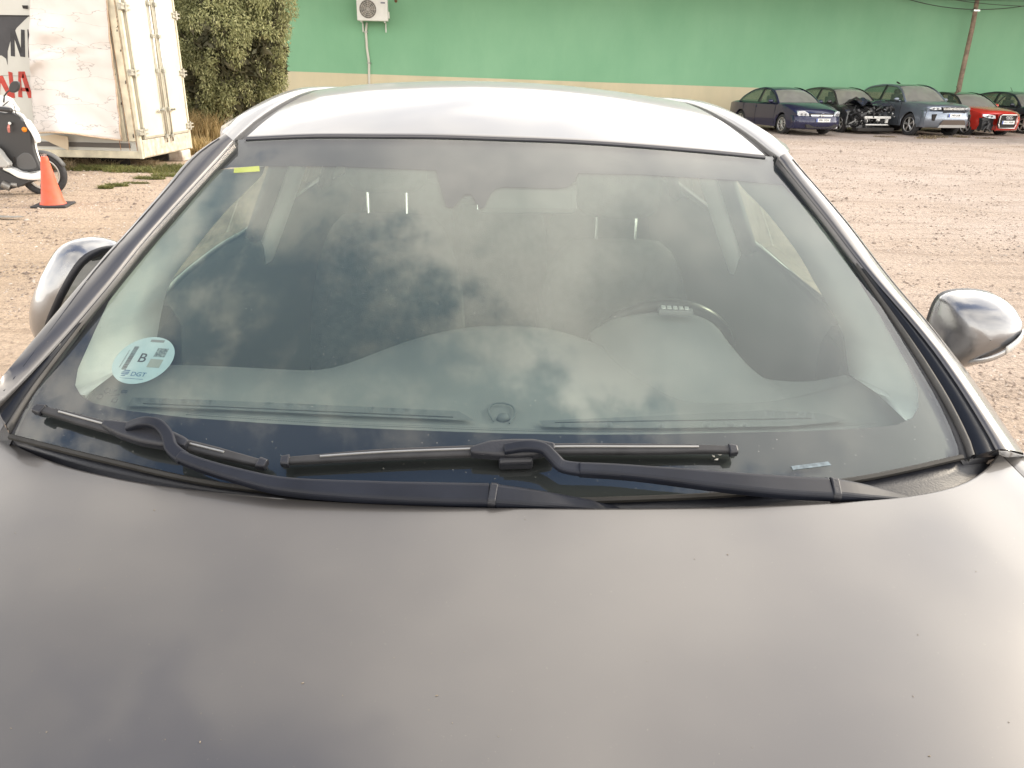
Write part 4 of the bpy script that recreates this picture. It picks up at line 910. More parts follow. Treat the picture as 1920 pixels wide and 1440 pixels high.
# rear face
m = MB(); m.box((-.05, .04, TB+.02), (.01, 2.04, TB+.30)); m.build('rear_sill', mat('rear_sill_worn', (.62, .58, .48), .6, col2=(.36, .31, .25), vscale=9), trk, bevel=.006)
for y0, y1 in ((.10, 1.02), (1.06, 2.0)):
    d_ = MB(); d_.box((-.045, y0, TB+.31), (.015, y1, TT-.05)); dd = d_.build('rear_door', TWD, trk, bevel=.006)
    f_ = MB()
    for a, b in (((.015, y0, TB+.31), (.024, y0+.035, TT-.05)), ((.015, y1-.035, TB+.31), (.024, y1, TT-.05)), ((.015, y0+.035, TB+.31), (.0235, y1-.035, TB+.345))): f_.box(a, b)
    f_.build('door_edge_seal', mat('door_seal', (.36, .33, .26), .6, var=.2), dd)
    yb_ = y1-.10 if y0 < .5 else y0+.10
    b_ = MB(); b_.cyl((.045, yb_, TB+.20), (.045, yb_, TT-.05), .016, n=10); b_.build('lock_bar', STEEL, dd, smooth=True)
    for z in (TB+.30, TB+.75, 1.55, 2.1, 2.6):
        c_ = MB(); c_.box((.02, yb_-.035, z-.03), (.068, yb_+.035, z+.03)); c_.build('bar_clamp', mat('clamp', (.42, .41, .36), .5, .5), dd, bevel=.006)
    h_ = MB(); h_.box((.05, min(yb_, yb_-.22 if y0 < .5 else yb_+.22), TB+.72), (.075, max(yb_, yb_-.22 if y0 < .5 else yb_+.22), TB+.76)); h_.build('door_handle', STEEL, dd, bevel=.008)
    hy_ = y0 - .02 if y0 < .5 else y1 + .02
    for px_ in ((240, 16), (252, 136), (262, 247)):
        z = on_rear((px_[0]+10, px_[1])).z
        g_ = MB(); g_.box((-.03, hy_-.12, z-.05), (.034, hy_+.02, z+.05)) if y0 < .5 else g_.box((.0, hy_-.12, z-.045), (.034, hy_+.05, z+.045))
        g_.cyl((.04, hy_, z-.075), (.04, hy_, z+.075), .024, n=10)
        for sgn in (-.03, .03): g_.box((.024, hy_-.14, z+sgn-.012), (.044, hy_+.16, z+sgn+.012))
        g_.build('hinge', mat('hinge_metal', (.40, .38, .32), .5, .4, var=.3, vscale=20), dd, bevel=.004)
# lettering and torn dark patch on the side
def side_poly(name, pts, m_, off_=.004, par=trk, **k):
    P = [tl(on_side(p)) for p in pts]; b = MB(); b.prism([Vector((p.x, .02-off_, p.z)) for p in P], (0, .002, 0)); return b.build(name, m_, par, **k)
BLKP = mat('letter_black', (.03, .03, .035), .6, var=.4, vscale=12); REDP = mat('letter_red', (.42, .045, .03), .6, var=.25, vscale=12)
side_poly('letter', [(18,54),(26,54),(38,90),(38,55),(45,56),(46,107),(37,106),(26,73),(27,106),(19,105)], BLKP)
side_poly('letter', [(50,55),(57,55),(60,108),(52,108)], BLKP)
side_poly('letter', [(-8,142),(4,142),(18,172),(14,134),(22,136),(27,184),(15,183),(0,155),(-2,182),(-8,182)], REDP)
for pts in ([(33,134),(42,134),(44,146),(38,146),(41,183),(33,182)], [(42,134),(45,134),(61,184),(52,184),(40,146)], [(38,164),(52,165),(54,172),(39,171)]): side_poly('letter', pts, REDP)
side_poly('torn_print', [(-60,28),(54,29),(44,38),(30,52),(20,70),(13,96),(13,122),(10,110),(2,104),(-60,104)], mat('torn_grey', (.055, .055, .06), .7, var=.2, vscale=4), .003)
side_poly('print_line', [(-60,27),(54,28.5),(54,31),(-60,30)], DK, .006)
side_poly('print_line', [(0,141),(58,142.5),(58,143.3),(0,142)], mat('line_grey', (.25, .25, .22), .7), .0035)
side_poly('small_lamp', [(41,10),(52,10),(52,17),(43,16)], DK, .02)
# loose cover hanging on the side
cv = empty('loose_cover', TO + Vector((-1.2, -.03, .5)), label='torn creased white sheet hanging over the side of the truck box', cat='sheet')
CO_ = TO + Vector((-1.2, -.03, .5))
FOLD = 1.9
grid = [[(56,-30,.10),(80,-30,.05),(120,-30,.03),(160,-30,.03),(197,-30,.02)],
        [(55,20,.12),(75,20,.05),(125,20,.03),(165,20,.03),(201,20,.02)],
        [(54,60,.15),(84,58,.16),(128,60,.04),(168,60,.03),(205,62,.02)],
        [(54,100,.18),(95,92,.10),(136,90,.05),(172,96,.03),(209,98,.02)],
        [(55,121,.22),(78,108,.24),(130,104,.05),(175,120,.03),(212,124,.02)],
        [(57,150,.12),(82,140,.20),(134,150,.08),(180,160,.04),(217,160,.02)],
        [(60,200,.11),(93,198,.22),(140,200,.12),(184,205,.06),(222,205,.03)],
        [(66,249,.12),(104,248,.30),(146,252,.20),(188,258,.10),(228,263,.04)]]
rowsC = [cr([tl(at_y((a, b), TY0-.03-o*FOLD)) + TO - CO_ for a, b, o in r_], 33) for r_ in grid]
cols = [cr([r_[i] for r_ in rowsC], 36) for i in range(33)]
m = MB(); random.seed(2)
rr = []
for j in range(36):
    r_ = []
    for i in range(33):
        p = cols[i][j].copy(); v = Vector((p.x*2.1, p.z*5.5, .3)); p.y += .02*(1-abs(mnoise.noise(v))*3) + .012*mnoise.noise(Vector((p.x*6, p.z*9, 2))); r_.append(p)
    rr.append(r_)
m.loft(rr)
def cover_mat():
    m = mat('cracked_sheet', (.62, .58, .55), .65, var=.03, vscale=3, bump=.2, bscale=14)
    t = m.node_tree; b = t.nodes['Principled BSDF']; src = b.inputs['Base Color'].links[0].from_socket
    tcn = t.nodes.new('ShaderNodeTexCoord'); mp = t.nodes.new('ShaderNodeMapping'); mp.inputs['Scale'].default_value = (1.0, 1.0, 3.4)
    n = t.nodes.new('ShaderNodeTexNoise'); n.inputs['Scale'].default_value = 2.4; n.inputs['Detail'].default_value = 3
    va = t.nodes.new('ShaderNodeVectorMath'); va.operation = 'ADD'; v = t.nodes.new('ShaderNodeTexVoronoi'); v.feature = 'DISTANCE_TO_EDGE'; v.inputs['Scale'].default_value = .85
    t.links.new(tcn.outputs['Object'], mp.inputs[0]); t.links.new(mp.outputs[0], n.inputs['Vector']); t.links.new(mp.outputs[0], va.inputs[0]); t.links.new(n.outputs['Color'], va.inputs[1]); t.links.new(va.outputs[0], v.inputs['Vector'])
    r = t.nodes.new('ShaderNodeMapRange'); r.inputs[1].default_value = .0; r.inputs[2].default_value = .012; r.inputs[3].default_value = .5; r.inputs[4].default_value = 1; t.links.new(v.outputs['Distance'], r.inputs[0])
    x = t.nodes.new('ShaderNodeMix'); x.data_type = 'RGBA'; x.blend_type = 'MULTIPLY'; x.inputs[0].default_value = 1; t.links.new(src, x.inputs[6]); t.links.new(r.outputs[0], x.inputs[7]); t.links.new(x.outputs[2], b.inputs['Base Color']); return m
m.build('sheet', cover_mat(), cv, smooth=True, solid=.006)
e = [r_ for r_ in rr[-1]]
m = MB(); m.tube([p + Vector((0, -.004, -.002)) for p in e], .014, 6); m.tube([r_[-1] + Vector((0, -.004, 0)) for r_ in rr], .012, 6); m.build('sheet_hem', mat('hem_tan', (.50, .38, .27), .7, var=.2, vscale=10), cv, smooth=True)
P = [at_y(q, TY0-.10) - CO_ for q in ((72,256),(104,252),(127,256),(128,282),(100,270))]
m = MB(); m.prism(P, (0, .02, 0)); m.build('folded_corner', mat('hem_cream', (.62, .52, .38), .7), cv)
# support blocks under the truck
for k, (a, b, c, d_, nm, lab) in enumerate(((309,316,347,291,'support_block','white stained concrete block under the rear of the truck box'),)):
    p = at_y((a, b), 14.9); q = at_y((c, b-3), 14.9); t = empty(nm, Vector(((p.x+q.x)/2, 14.9, 0)), label=lab, cat='block')
    m = MB(); W = (q.x-p.x)/2; m.box((-W, -.05, -.02), (W, .35, .17)); m.build('block', mat('block_white', (.62, .58, .50), .8, col2=(.3, .24, .19), vscale=7, bump=.3), t, bevel=.02)
t = empty('axle_beam', (-8.4, 14.2, .0), label='dark rusty chassis beam lying under the truck box', cat='beam')
m = MB(); m.box((-4.5, -.35, 0), (1.6, -.27, .15)); m.box((-4.5, .6, 0), (1.9, .68, .15)); m.build('beam', DK, t)
m = MB(); m.cyl((1.0, -.3, .08), (1.0, .7, .08), .07, n=10); m.build('cross_tube', DK, t)

# ================================================================== TREE + GRASS
def leafcloud(name, centers, n, size, mt, parent, droop=.5, seed=1, light=None, org=Vector()):
    g = np.random.default_rng(seed); c = np.array([[*p[:3]] for p in centers]); rad = np.array([p[3] for p in centers]); w_ = rad**2; w_ = w_/w_.sum()
    idx = g.choice(len(c), n, p=w_); d = g.normal(size=(n, 3)); d /= np.linalg.norm(d, axis=1)[:, None]
    r_ = rad[idx] * (0.55 + .5*g.random(n)**.6); P = c[idx] + d*r_[:, None]*np.array([1, 1, 1.15])
    P += g.normal(size=(n, 3))*.04
    ax = d*.5 + g.normal(size=(n, 3))*.5; ax[:, 2] -= droop; ax /= np.linalg.norm(ax, axis=1)[:, None]
    sd_ = np.cross(ax, g.normal(size=(n, 3))); sd_ /= np.linalg.norm(sd_, axis=1)[:, None]
    L = size*(.6 + .8*g.random(n))[:, None]; W = L*.17
    v = np.empty((n*4, 3)); v[0::4] = P - ax*L*.5; v[1::4] = P + sd_*W; v[2::4] = P + ax*L*.5; v[3::4] = P - sd_*W
    v -= np.array(org)
    me = bpy.data.meshes.new(name); me.vertices.add(n*4); me.vertices.foreach_set('co', v.ravel()); me.loops.add(n*4); me.loops.foreach_set('vertex_index', np.arange(n*4, dtype=np.int32))
    me.polygons.add(n); me.polygons.foreach_set('loop_start', np.arange(0, n*4, 4, dtype=np.int32)); me.polygons.foreach_set('loop_total', np.full(n, 4, dtype=np.int32)); me.update(); me.validate()
    return link(name, me, mt, parent)
def leaf_mat(name, c1, c2, c3=None):
    m = bpy.data.materials.new(name); m.use_nodes = True; t = m.node_tree; b = t.nodes['Principled BSDF']; b.inputs['Roughness'].default_value = .6; b.inputs['Specular IOR Level'].default_value = .2
    g = t.nodes.new('ShaderNodeNewGeometry'); r = t.nodes.new('ShaderNodeValToRGB'); el = r.color_ramp.elements; el[0].color = (*c1, 1); el[1].color = (*c2, 1)
    if c3: e = el.new(.5); e.color = (*c3, 1)
    t.links.new(g.outputs['Random Per Island'], r.inputs[0])
    n = t.nodes.new('ShaderNodeTexNoise'); n.inputs['Scale'].default_value = 1.3; n.inputs['Detail'].default_value = 3; t.links.new(g.outputs['Position'], n.inputs['Vector'])
    rr_ = t.nodes.new('ShaderNodeMapRange'); rr_.inputs[1].default_value = .3; rr_.inputs[2].default_value = .7; rr_.inputs[3].default_value = .7; rr_.inputs[4].default_value = 1.35; t.links.new(n.outputs[0], rr_.inputs[0])
    x = t.nodes.new('ShaderNodeVectorMath'); x.operation = 'SCALE'; t.links.new(r.outputs[0], x.inputs[0]); t.links.new(rr_.outputs[0], x.inputs['Scale']); t.links.new(x.outputs[0], b.inputs['Base Color'])
    tr = t.nodes.new('ShaderNodeBsdfTranslucent'); t.links.new(x.outputs[0], tr.inputs[0]); mx = t.nodes.new('ShaderNodeMixShader'); mx.inputs[0].default_value = .3
    t.links.new(b.outputs[0], mx.inputs[1]); t.links.new(tr.outputs[0], mx.inputs[2]); t.links.new(mx.outputs[0], t.nodes['Material Output'].inputs[0]); return m
TP = Vector((-9.3, 21.0, 0))
tree = empty('pepper_tree', TP, label='dense grey green feathery tree between the truck box and the green wall', cat='tree')
m = MB(); random.seed(4)
m.tube([Vector((.0, 0, -.05)), Vector((.05, 0, .6)), Vector((-.05, .1, 1.4)), Vector((.1, 0, 2.6)), Vector((.0, .1, 4.2))], [.22, .18, .15, .11, .05], 10)
cl = []
def blob(px_, py_, y, r_): p = at_y((px_, py_), y); cl.append((p.x, p.y, p.z, r_))
for a in ((360,20,20.6,.75),(420,10,20.4,.85),(480,15,20.6,.75),(505,50,20.4,.38),(515,95,20.6,.34),(470,80,20.2,.70),(410,80,19.9,.80),(360,100,20.2,.65),(440,130,20.0,.70),(495,120,20.4,.45),(510,150,20.6,.28),(380,160,19.9,.60),(450,180,20.2,.55),(400,200,20.2,.45),(490,170,20.6,.40),(360,190,20.6,.45),(400,-60,21,1.3),(300,-40,21.4,1.3),(480,-50,21,.9),(320,60,21.4,1.1),(320,150,21.4,.9),(520,130,20.9,.22),(522,40,20.8,.22),(440,40,21.3,1.1),(430,120,21.2,.9),(240,100,22,1.3)): blob(*a)
for c_ in cl[:18]:
    e_ = Vector(c_[:3]) - TP; b_ = Vector((0, 0, min(2.4, max(.5, e_.z*.6)))); m.tube([b_, b_.lerp(e_, .5) + Vector((0, 0, .12)), e_], [.06, .04, .015], 6)
m.build('trunk', mat('bark', (.14, .11, .085), .95, var=.3, vscale=10, bump=.5), tree, smooth=True)
g_ = np.random.default_rng(31); sub = []
for c_ in cl:
    for k in range(int(9 + 14*c_[3])):
        d_ = g_.normal(size=3); d_ /= np.linalg.norm(d_); rr_ = c_[3]*(.75+.35*g_.random()); sub.append((c_[0]+d_[0]*rr_, c_[1]+d_[1]*rr_, c_[2]+d_[2]*rr_, c_[3]*(.16+.20*g_.random())+.04))
leafcloud('crown', sub, 190000, .072, leaf_mat('olive_leaves', (.15, .16, .065), (.45, .44, .23), (.28, .29, .14)), tree, .75, 3, org=TP)
# twig mass so that the inside is not hollow
leafcloud('twigs', [(c_[0], c_[1]+.1, c_[2], c_[3]*.75) for c_ in cl], 14000, .30, leaf_mat('dark_twigs', (.07, .07, .04), (.14, .13, .08)), tree, .2, 8, org=TP)
def blades(name, spots, n, h, mt, lab_kind='stuff', wid=.012, seed=1, lean=.35):
    g = np.random.default_rng(seed); S = np.array(spots); idx = g.integers(0, len(S), n)
    a = g.random(n)*6.283; rr_ = np.sqrt(g.random(n)); P = np.stack([S[idx, 0] + np.cos(a)*rr_*S[idx, 2], S[idx, 1] + np.sin(a)*rr_*S[idx, 3], np.zeros(n)], 1); P[:, 2] = -.03
    H_ = (S[idx, 4]*(.4 + .7*g.random(n)))[:, None]; ln = g.normal(size=(n, 3))*lean; ln[:, 2] = 1; tip = P + ln*H_; mid = P + (ln*np.array([.35, .35, 1]))*H_*.55
    a2 = g.random(n)*6.283; sd_ = np.stack([np.cos(a2), np.sin(a2), np.zeros(n)], 1)*wid
    v = np.empty((n*5, 3)); v[0::5] = P - sd_; v[1::5] = P + sd_; v[2::5] = mid + sd_*.7; v[3::5] = mid - sd_*.7; v[4::5] = tip
    me = bpy.data.meshes.new(name); me.vertices.add(n*5); me.vertices.foreach_set('co', v.ravel())
    k = np.arange(n)[:, None]*5; li = np.concatenate([k+0, k+1, k+2, k+3, k+3, k+2, k+4], 1).astype(np.int32); me.loops.add(n*7); me.loops.foreach_set('vertex_index', li.ravel())
    st_ = np.stack([np.arange(n)*7, np.arange(n)*7+4], 1).ravel().astype(np.int32); tt = np.tile([4, 3], n).astype(np.int32)
    me.polygons.add(n*2); me.polygons.foreach_set('loop_start', st_); me.polygons.foreach_set('loop_total', tt); me.update(); me.validate()
    return link(name, me, mt, kind='stuff')
gs = []
for q in ((345,262,.5,.5,.65),(372,262,.6,.5,.75),(400,240,.7,.6,.8),(440,225,.8,.6,.7),(480,215,.8,.6,.6),(330,250,.5,.8,.6),(360,285,.35,.35,.35)):
    p = at_z(q[:2]); gs.append((p.x, min(p.y, 19.5), q[2], q[3], q[4]))
blades('dry_grass', gs, 5200, .6, leaf_mat('straw', (.26, .18, .08), (.48, .36, .19), (.34, .26, .12)), seed=5, wid=.011)
gs = []
for q in ((150,318,.5,.12,.10),(200,318,.5,.15,.12),(250,322,.5,.2,.12),(300,322,.45,.25,.14),(330,318,.3,.2,.14),(280,335,.25,.10,.08),(220,348,.16,.06,.07),(198,352,.10,.05,.07),(255,343,.2,.06,.05),(320,330,.3,.12,.09)):
    p = at_z(q[:2]); gs.append((p.x, p.y, *q[2:]))
blades('green_weeds', gs, 5200, .1, leaf_mat('weed_green', (.10, .12, .035), (.24, .22, .09), (.16, .17, .06)), seed=6, wid=.010, lean=.7)
gs = []
for q in ((130,300,.3,.1,.3),(165,300,.25,.1,.3),(115,310,.2,.1,.2),(190,302,.3,.1,.18),(280,303,.2,.1,.16),(150,290,.2,.1,.4)):
    p = at_z((q[0], q[1]+8)); gs.append((p.x, p.y, *q[2:]))
blades('dead_brush', gs, 1500, .3, leaf_mat('brush', (.16, .12, .07), (.34, .27, .17)), seed=7, wid=.007, lean=.9)
gs = [(at_z(q[:2]).x, at_z(q[:2]).y, *q[2:]) for q in ((1752,256,.5,.12,.10),(1735,258,.4,.1,.08),(1802,256,.3,.08,.08),(1660,255,.4,.1,.05),(1850,258,.4,.1,.05))]
blades('wheel_weeds', gs, 500, .1, MATS.get('x') or bpy.data.materials['brush'], seed=9, wid=.012, lean=.8)
# loose stones
def stones():
    g = np.random.default_rng(12); n = 44000
    u = g.random(n); side = g.random(n) < .45
    yl = 3.2 + 11*g.random(n)**1.3; xl = -yl*(.16 + .60*g.random(n)); yr = 3.2 + 22*g.random(n)**1.5; xr = yr*(.22 + .55*g.random(n))
    x = np.where(side, xl, xr); y = np.where(side, yl, yr); s_ = (.005 + .013*g.random(n)**3 + .014*(g.random(n) < .015)) * np.clip(.55 + y*.07, .6, 1.6)
    th = g.random(n)*6.283; base = np.array([[1,0,0],[-.2,.95,.1],[-.9,.1,0],[.1,-.9,.05],[.1,0,.62],[-.25,.2,.5]])
    v = np.empty((n, 6, 3)); jit = 1 + .5*(g.random((n, 6, 1))-.5); b = base[None]*jit
    v[..., 0] = x[:, None] + (b[..., 0]*np.cos(th)[:, None] - b[..., 1]*np.sin(th)[:, None])*s_[:, None]
    v[..., 1] = y[:, None] + (b[..., 0]*np.sin(th)[:, None] + b[..., 1]*np.cos(th)[:, None])*s_[:, None]
    zz = np.array([.05*mnoise.noise(Vector((a*.25, c*.25, 0))) + .02*mnoise.noise(Vector((a*1.1, c*1.1, 3))) - .025 for a, c in zip(x, y)])
    v[..., 2] = zz[:, None] - .001 + b[..., 2]*s_[:, None]
    fs = np.array([[0,1,4],[1,2,5],[2,3,4],[3,0,4],[1,5,4],[2,4,5]]); F = (np.arange(n)[:, None, None]*6 + fs[None]).reshape(-1, 3).astype(np.int32)
    me = bpy.data.meshes.new('loose_stones'); me.vertices.add(n*6); me.vertices.foreach_set('co', v.ravel()); me.loops.add(len(F)*3); me.loops.foreach_set('vertex_index', F.ravel())
    me.polygons.add(len(F)); me.polygons.foreach_set('loop_start', np.arange(0, len(F)*3, 3, dtype=np.int32)); me.polygons.foreach_set('loop_total', np.full(len(F), 3, dtype=np.int32)); me.update(); me.validate()
    link('loose_stones', me, leaf_mat('stone', (.20, .15, .12), (.62, .55, .48), (.42, .34, .28)), kind='stuff')
stones()

# ================================================================== CONE
p = at_z((100, 383)); cn = empty('traffic_cone', (p.x, p.y, -.02), R(12), label='orange traffic cone on a flat black base beside the scooter wheel', cat='cone')
ORG = mat('cone_orange', (.78, .10, .035), .55, col2=(.62, .12, .07), vscale=14, detail=9)
m = MB(); Hc = .60; prof = [(.150, .025), (.142, .04), (.128, .06), (.085, .30), (.045, .55), (.040, .585), (.030, .59), (.024, .58)]
m.loft([[Vector((r_*math.cos(t), r_*math.sin(t), z)) for t in [2*math.pi*i/28 for i in range(28)]] for r_, z in prof], closed=True); m.build('cone_body', ORG, cn, smooth=True)
m = MB(); m.box((-.20, -.20, 0), (.20, .20, .028)); m.build('base', RUB, cn, bevel=.012)
m = MB()
for k in range(4): m.tube([(.02*math.cos(k*1.6), .02*math.sin(k*1.6), .57), (.028*math.cos(k*1.6), .028*math.sin(k*1.6), .62)], .004, 5)
m.build('torn_tip', mat('torn_pale', (.6, .45, .4), .7), cn)
# flat grey scrap on the ground
p = at_z((14, 409)); sc2 = MB(); r_ = []
for a, b in ((-.22, -.02), (-.05, -.05), (.10, -.045), (.20, -.005), (.14, .03), (0, .04), (-.2, .05)): r_.append(Vector((a, b, .012 + .02*abs(a))))
sc2.prism(r_, (0, 0, .008)); o = sc2.build('scrap_panel', mat('scrap_grey', (.20, .19, .17), .6, var=.3, vscale=12), label='curved grey plastic scrap lying on the dirt in front of the cone', cat='scrap', bevel=.003); o.location = (p.x, p.y, 0)

# ================================================================== SCOOTER
SY = 10.35
def sp(px_, py_, dy=0): return at_y((px_, py_), SY + dy)
SO = Vector((sp(40, 360).x - .1, SY, 0))
sct = empty('scooter', SO, label='white step through scooter with black inner leg shield parked by the cone', cat='scooter')
def sl_(px_, py_, dy=0): return sp(px_, py_, dy) - SO
SW = mat('scooter_white', (.80, .80, .78), .25, coat=.6); SB = mat('scooter_black', (.035, .035, .036), .45, bump=.1, bscale=200); SG2 = mat('scooter_grey', (.09, .09, .09), .5)
# front wheel: turned slightly towards the camera
wc = sl_(81, 326, .22); ax_ = Vector((.30, -1, 0)).normalized(); w1 = Vector((1, .30, 0)).normalized(); w2 = Vector((0, 0, 1)); Rw = .245
def ring(r_, k=40): return [wc + w1*r_*math.cos(t) + w2*r_*math.sin(t) for t in [2*math.pi*i/k for i in range(k)]]
m = MB(); m.tube(ring(Rw), .045, 10, True); fwh = m.build('front_wheel', RUB, sct, smooth=True)
m = MB(); m.tube(ring(Rw-.05), .016, 8, True); m.build('rim', mat('rim_silver', (.62, .60, .56), .35, .6), fwh, smooth=True)
m = MB()
for k in range(6):
    t = math.pi*k/3 + .2; m.cyl(wc, wc + (w1*math.cos(t) + w2*math.sin(t))*(Rw-.05), .014, .010, 6)
m.cyl(wc - ax_*.05, wc + ax_*.05, .045, n=14); m.build('spokes', mat('rim_dark', (.16, .15, .14), .4, .6), fwh)
m = MB(); m.cyl(wc + ax_*.035, wc + ax_*.04, .11, n=24); m.build('brake_disc', STEEL, fwh)
m = MB(); m.tube([wc + ax_*.07, wc + ax_*.05 + Vector((-.10, -.05, .42))], .022, 8); m.tube([wc - ax_*.07, wc - ax_*.05 + Vector((-.10, -.02, .42))], .022, 8); m.build('fork', SG2, sct, smooth=True)
def plate(name, pts, dy, th, mt, par=sct, bevel=.01, off_=None):
    P = [sl_(q[0], q[1], dy + (q[2] if len(q) > 2 else 0)) for q in pts]; b = MB(); b.prism(P, (off_ or Vector((.0, th, 0)))); return b.build(name, mt, par, bevel=bevel)
def dense3(pts, n): return [tuple(v) for v in cr([Vector((q[0], q[1], q[2] if len(q) > 2 else 0)) for q in pts + [pts[0]]], n)][:-1]
# front mudguard
m = MB(); rws = []
for k in range(16):
    t = R(20 + k*8.5); c_ = wc + (w1*math.cos(t) + w2*math.sin(t))*(Rw+.06); rws.append([c_ + ax_*.065 - (w1*math.cos(t) + w2*math.sin(t))*.03, c_ + ax_*.04, c_, c_ - ax_*.04, c_ - ax_*.065 - (w1*math.cos(t) + w2*math.sin(t))*.03])
m.loft(rws); m.build('front_fender', SG2, sct, smooth=True, solid=.004)
# outer white leg shield (behind) and black inner shield, floor
plate('leg_shield', dense3([(14,208),(36,212),(46,222),(56,236),(66,252),(70,262),(66,272),(70,290),(80,318),(81,330),(76,336),(62,338),(40,337),(20,326),(0,312),(-20,300),(-20,208)], 60), .10, .05, SW, bevel=.015)
plate('inner_shield', dense3([(8,212),(20,211),(34,219),(48,234),(56,248),(60,270),(66,292),(74,312),(75,318),(66,321),(40,322),(30,318),(18,306),(4,290),(-6,270),(-20,260),(-20,214)], 60), .04, .07, SB, bevel=.02)
plate('shield_recess', dense3([(30,296),(44,286),(58,290),(68,308),(66,316),(44,318),(32,312)], 30), .035, .03, SG2, bevel=.012)
plate('side_rail', dense3([(43,224),(50,226),(60,240),(69,256),(70,268),(66,266),(58,250),(50,238)], 30), .01, .08, SW, bevel=.010)
plate('floor_edge', dense3([(5,313),(20,316),(36,323),(60,326),(76,320),(81,322),(82,332),(76,337),(56,338),(34,334),(16,324),(4,318)], 40), -.06, .16, SW, bevel=.02)
plate('under_body', dense3([(2,320),(20,328),(40,336),(64,338),(50,344),(36,350),(10,356),(-20,352),(-20,318)], 40), -.02, .16, SB, bevel=.015)
m = MB(); c_ = sl_(45, 243, .02); m.cyl(c_, c_ + Vector((0, .03, 0)), .032, n=18); m.build('reflector', mat('amber', (.85, .28, .02), .2), sct, smooth=True)
m = MB(); m.tube([sl_(17, 232, .0), sl_(16, 240, -.02), sl_(17, 248, -.01)], [.008, .018, .014], 6); m.build('key_fob', mat('key_red', (.45, .16, .13), .5), sct)
m = MB(); m.cyl(sl_(18, 231, -.01), sl_(18, 231, .05), .018, n=10); m.build('ignition', STEEL, sct)
m = MB(); m.box(sl_(26, 306, .03) , sl_(29, 294, .06)); m.build('bag_hook', DK, sct)
m = MB(); m.tube([sl_(6, 198, -.03), sl_(16, 190, -.05), sl_(26, 196, -.03), sl_(30, 214, .02), sl_(38, 222, .05)], .006, 6); m.build('cable', SB, sct, smooth=True)
# headset, handle grip, lever, mirror
plate('headset', dense3([(-20,178),(4,181),(14,188),(20,198),(26,206),(24,211),(12,212),(-20,214)], 36), .10, .14, SW, bevel=.03)
m = MB(); m.tube([sl_(-14, 202, -.02), sl_(6, 205, -.03), sl_(21, 207, -.05)], .030, 10); m.build('handle_grip', SB, sct, smooth=True)
m = MB(); m.tube([sl_(4, 199, .02), sl_(18, 203, .03), sl_(30, 208, .02)], .009, 6); m.build('brake_lever', STEEL, sct, smooth=True)
m = MB(); m.tube([sl_(7, 192, .02), sl_(8, 180, .02), sl_(14, 172, .02), sl_(20, 168, .02)], .009, 8); mst = m.build('mirror_stem', SB, sct, smooth=True)
plate('rear_mirror', dense3([(17,172),(16,164),(20,155),(27,152),(34,154),(35,162),(32,170),(24,174)], 30), .0, .045, SB, bevel=.015)
plate('tank_side', dense3([(-20,270),(-4,282),(6,296),(16,308),(10,314),(-20,306)], 20), -.10, .10, mat('scooter_side', (.42, .42, .40), .4), bevel=.01)
m = MB(); m.cyl(sl_(4, 345, -.04), sl_(20, 352, -.02), .05, n=12); m.cyl(sl_(22, 346, .0), sl_(34, 347, .0), .035, n=10); m.build('engine_case', mat('alloy', (.30, .29, .27), .45, .7, var=.3), sct, bevel=.005)
m = MB(); m.tube([sl_(-40, 330, .1) + Vector((.25*math.cos(t)*.9, 0, .23*math.sin(t)-.0)) for t in [2*math.pi*i/28 for i in range(28)]], .05, 8, True); m.build('rear_wheel', RUB, sct, smooth=True)
plate('seat_body', dense3([(-20,214),(-60,205),(-120,220),(-120,300),(-60,300),(-20,300)], 24), .0, .25, SW, bevel=.04)

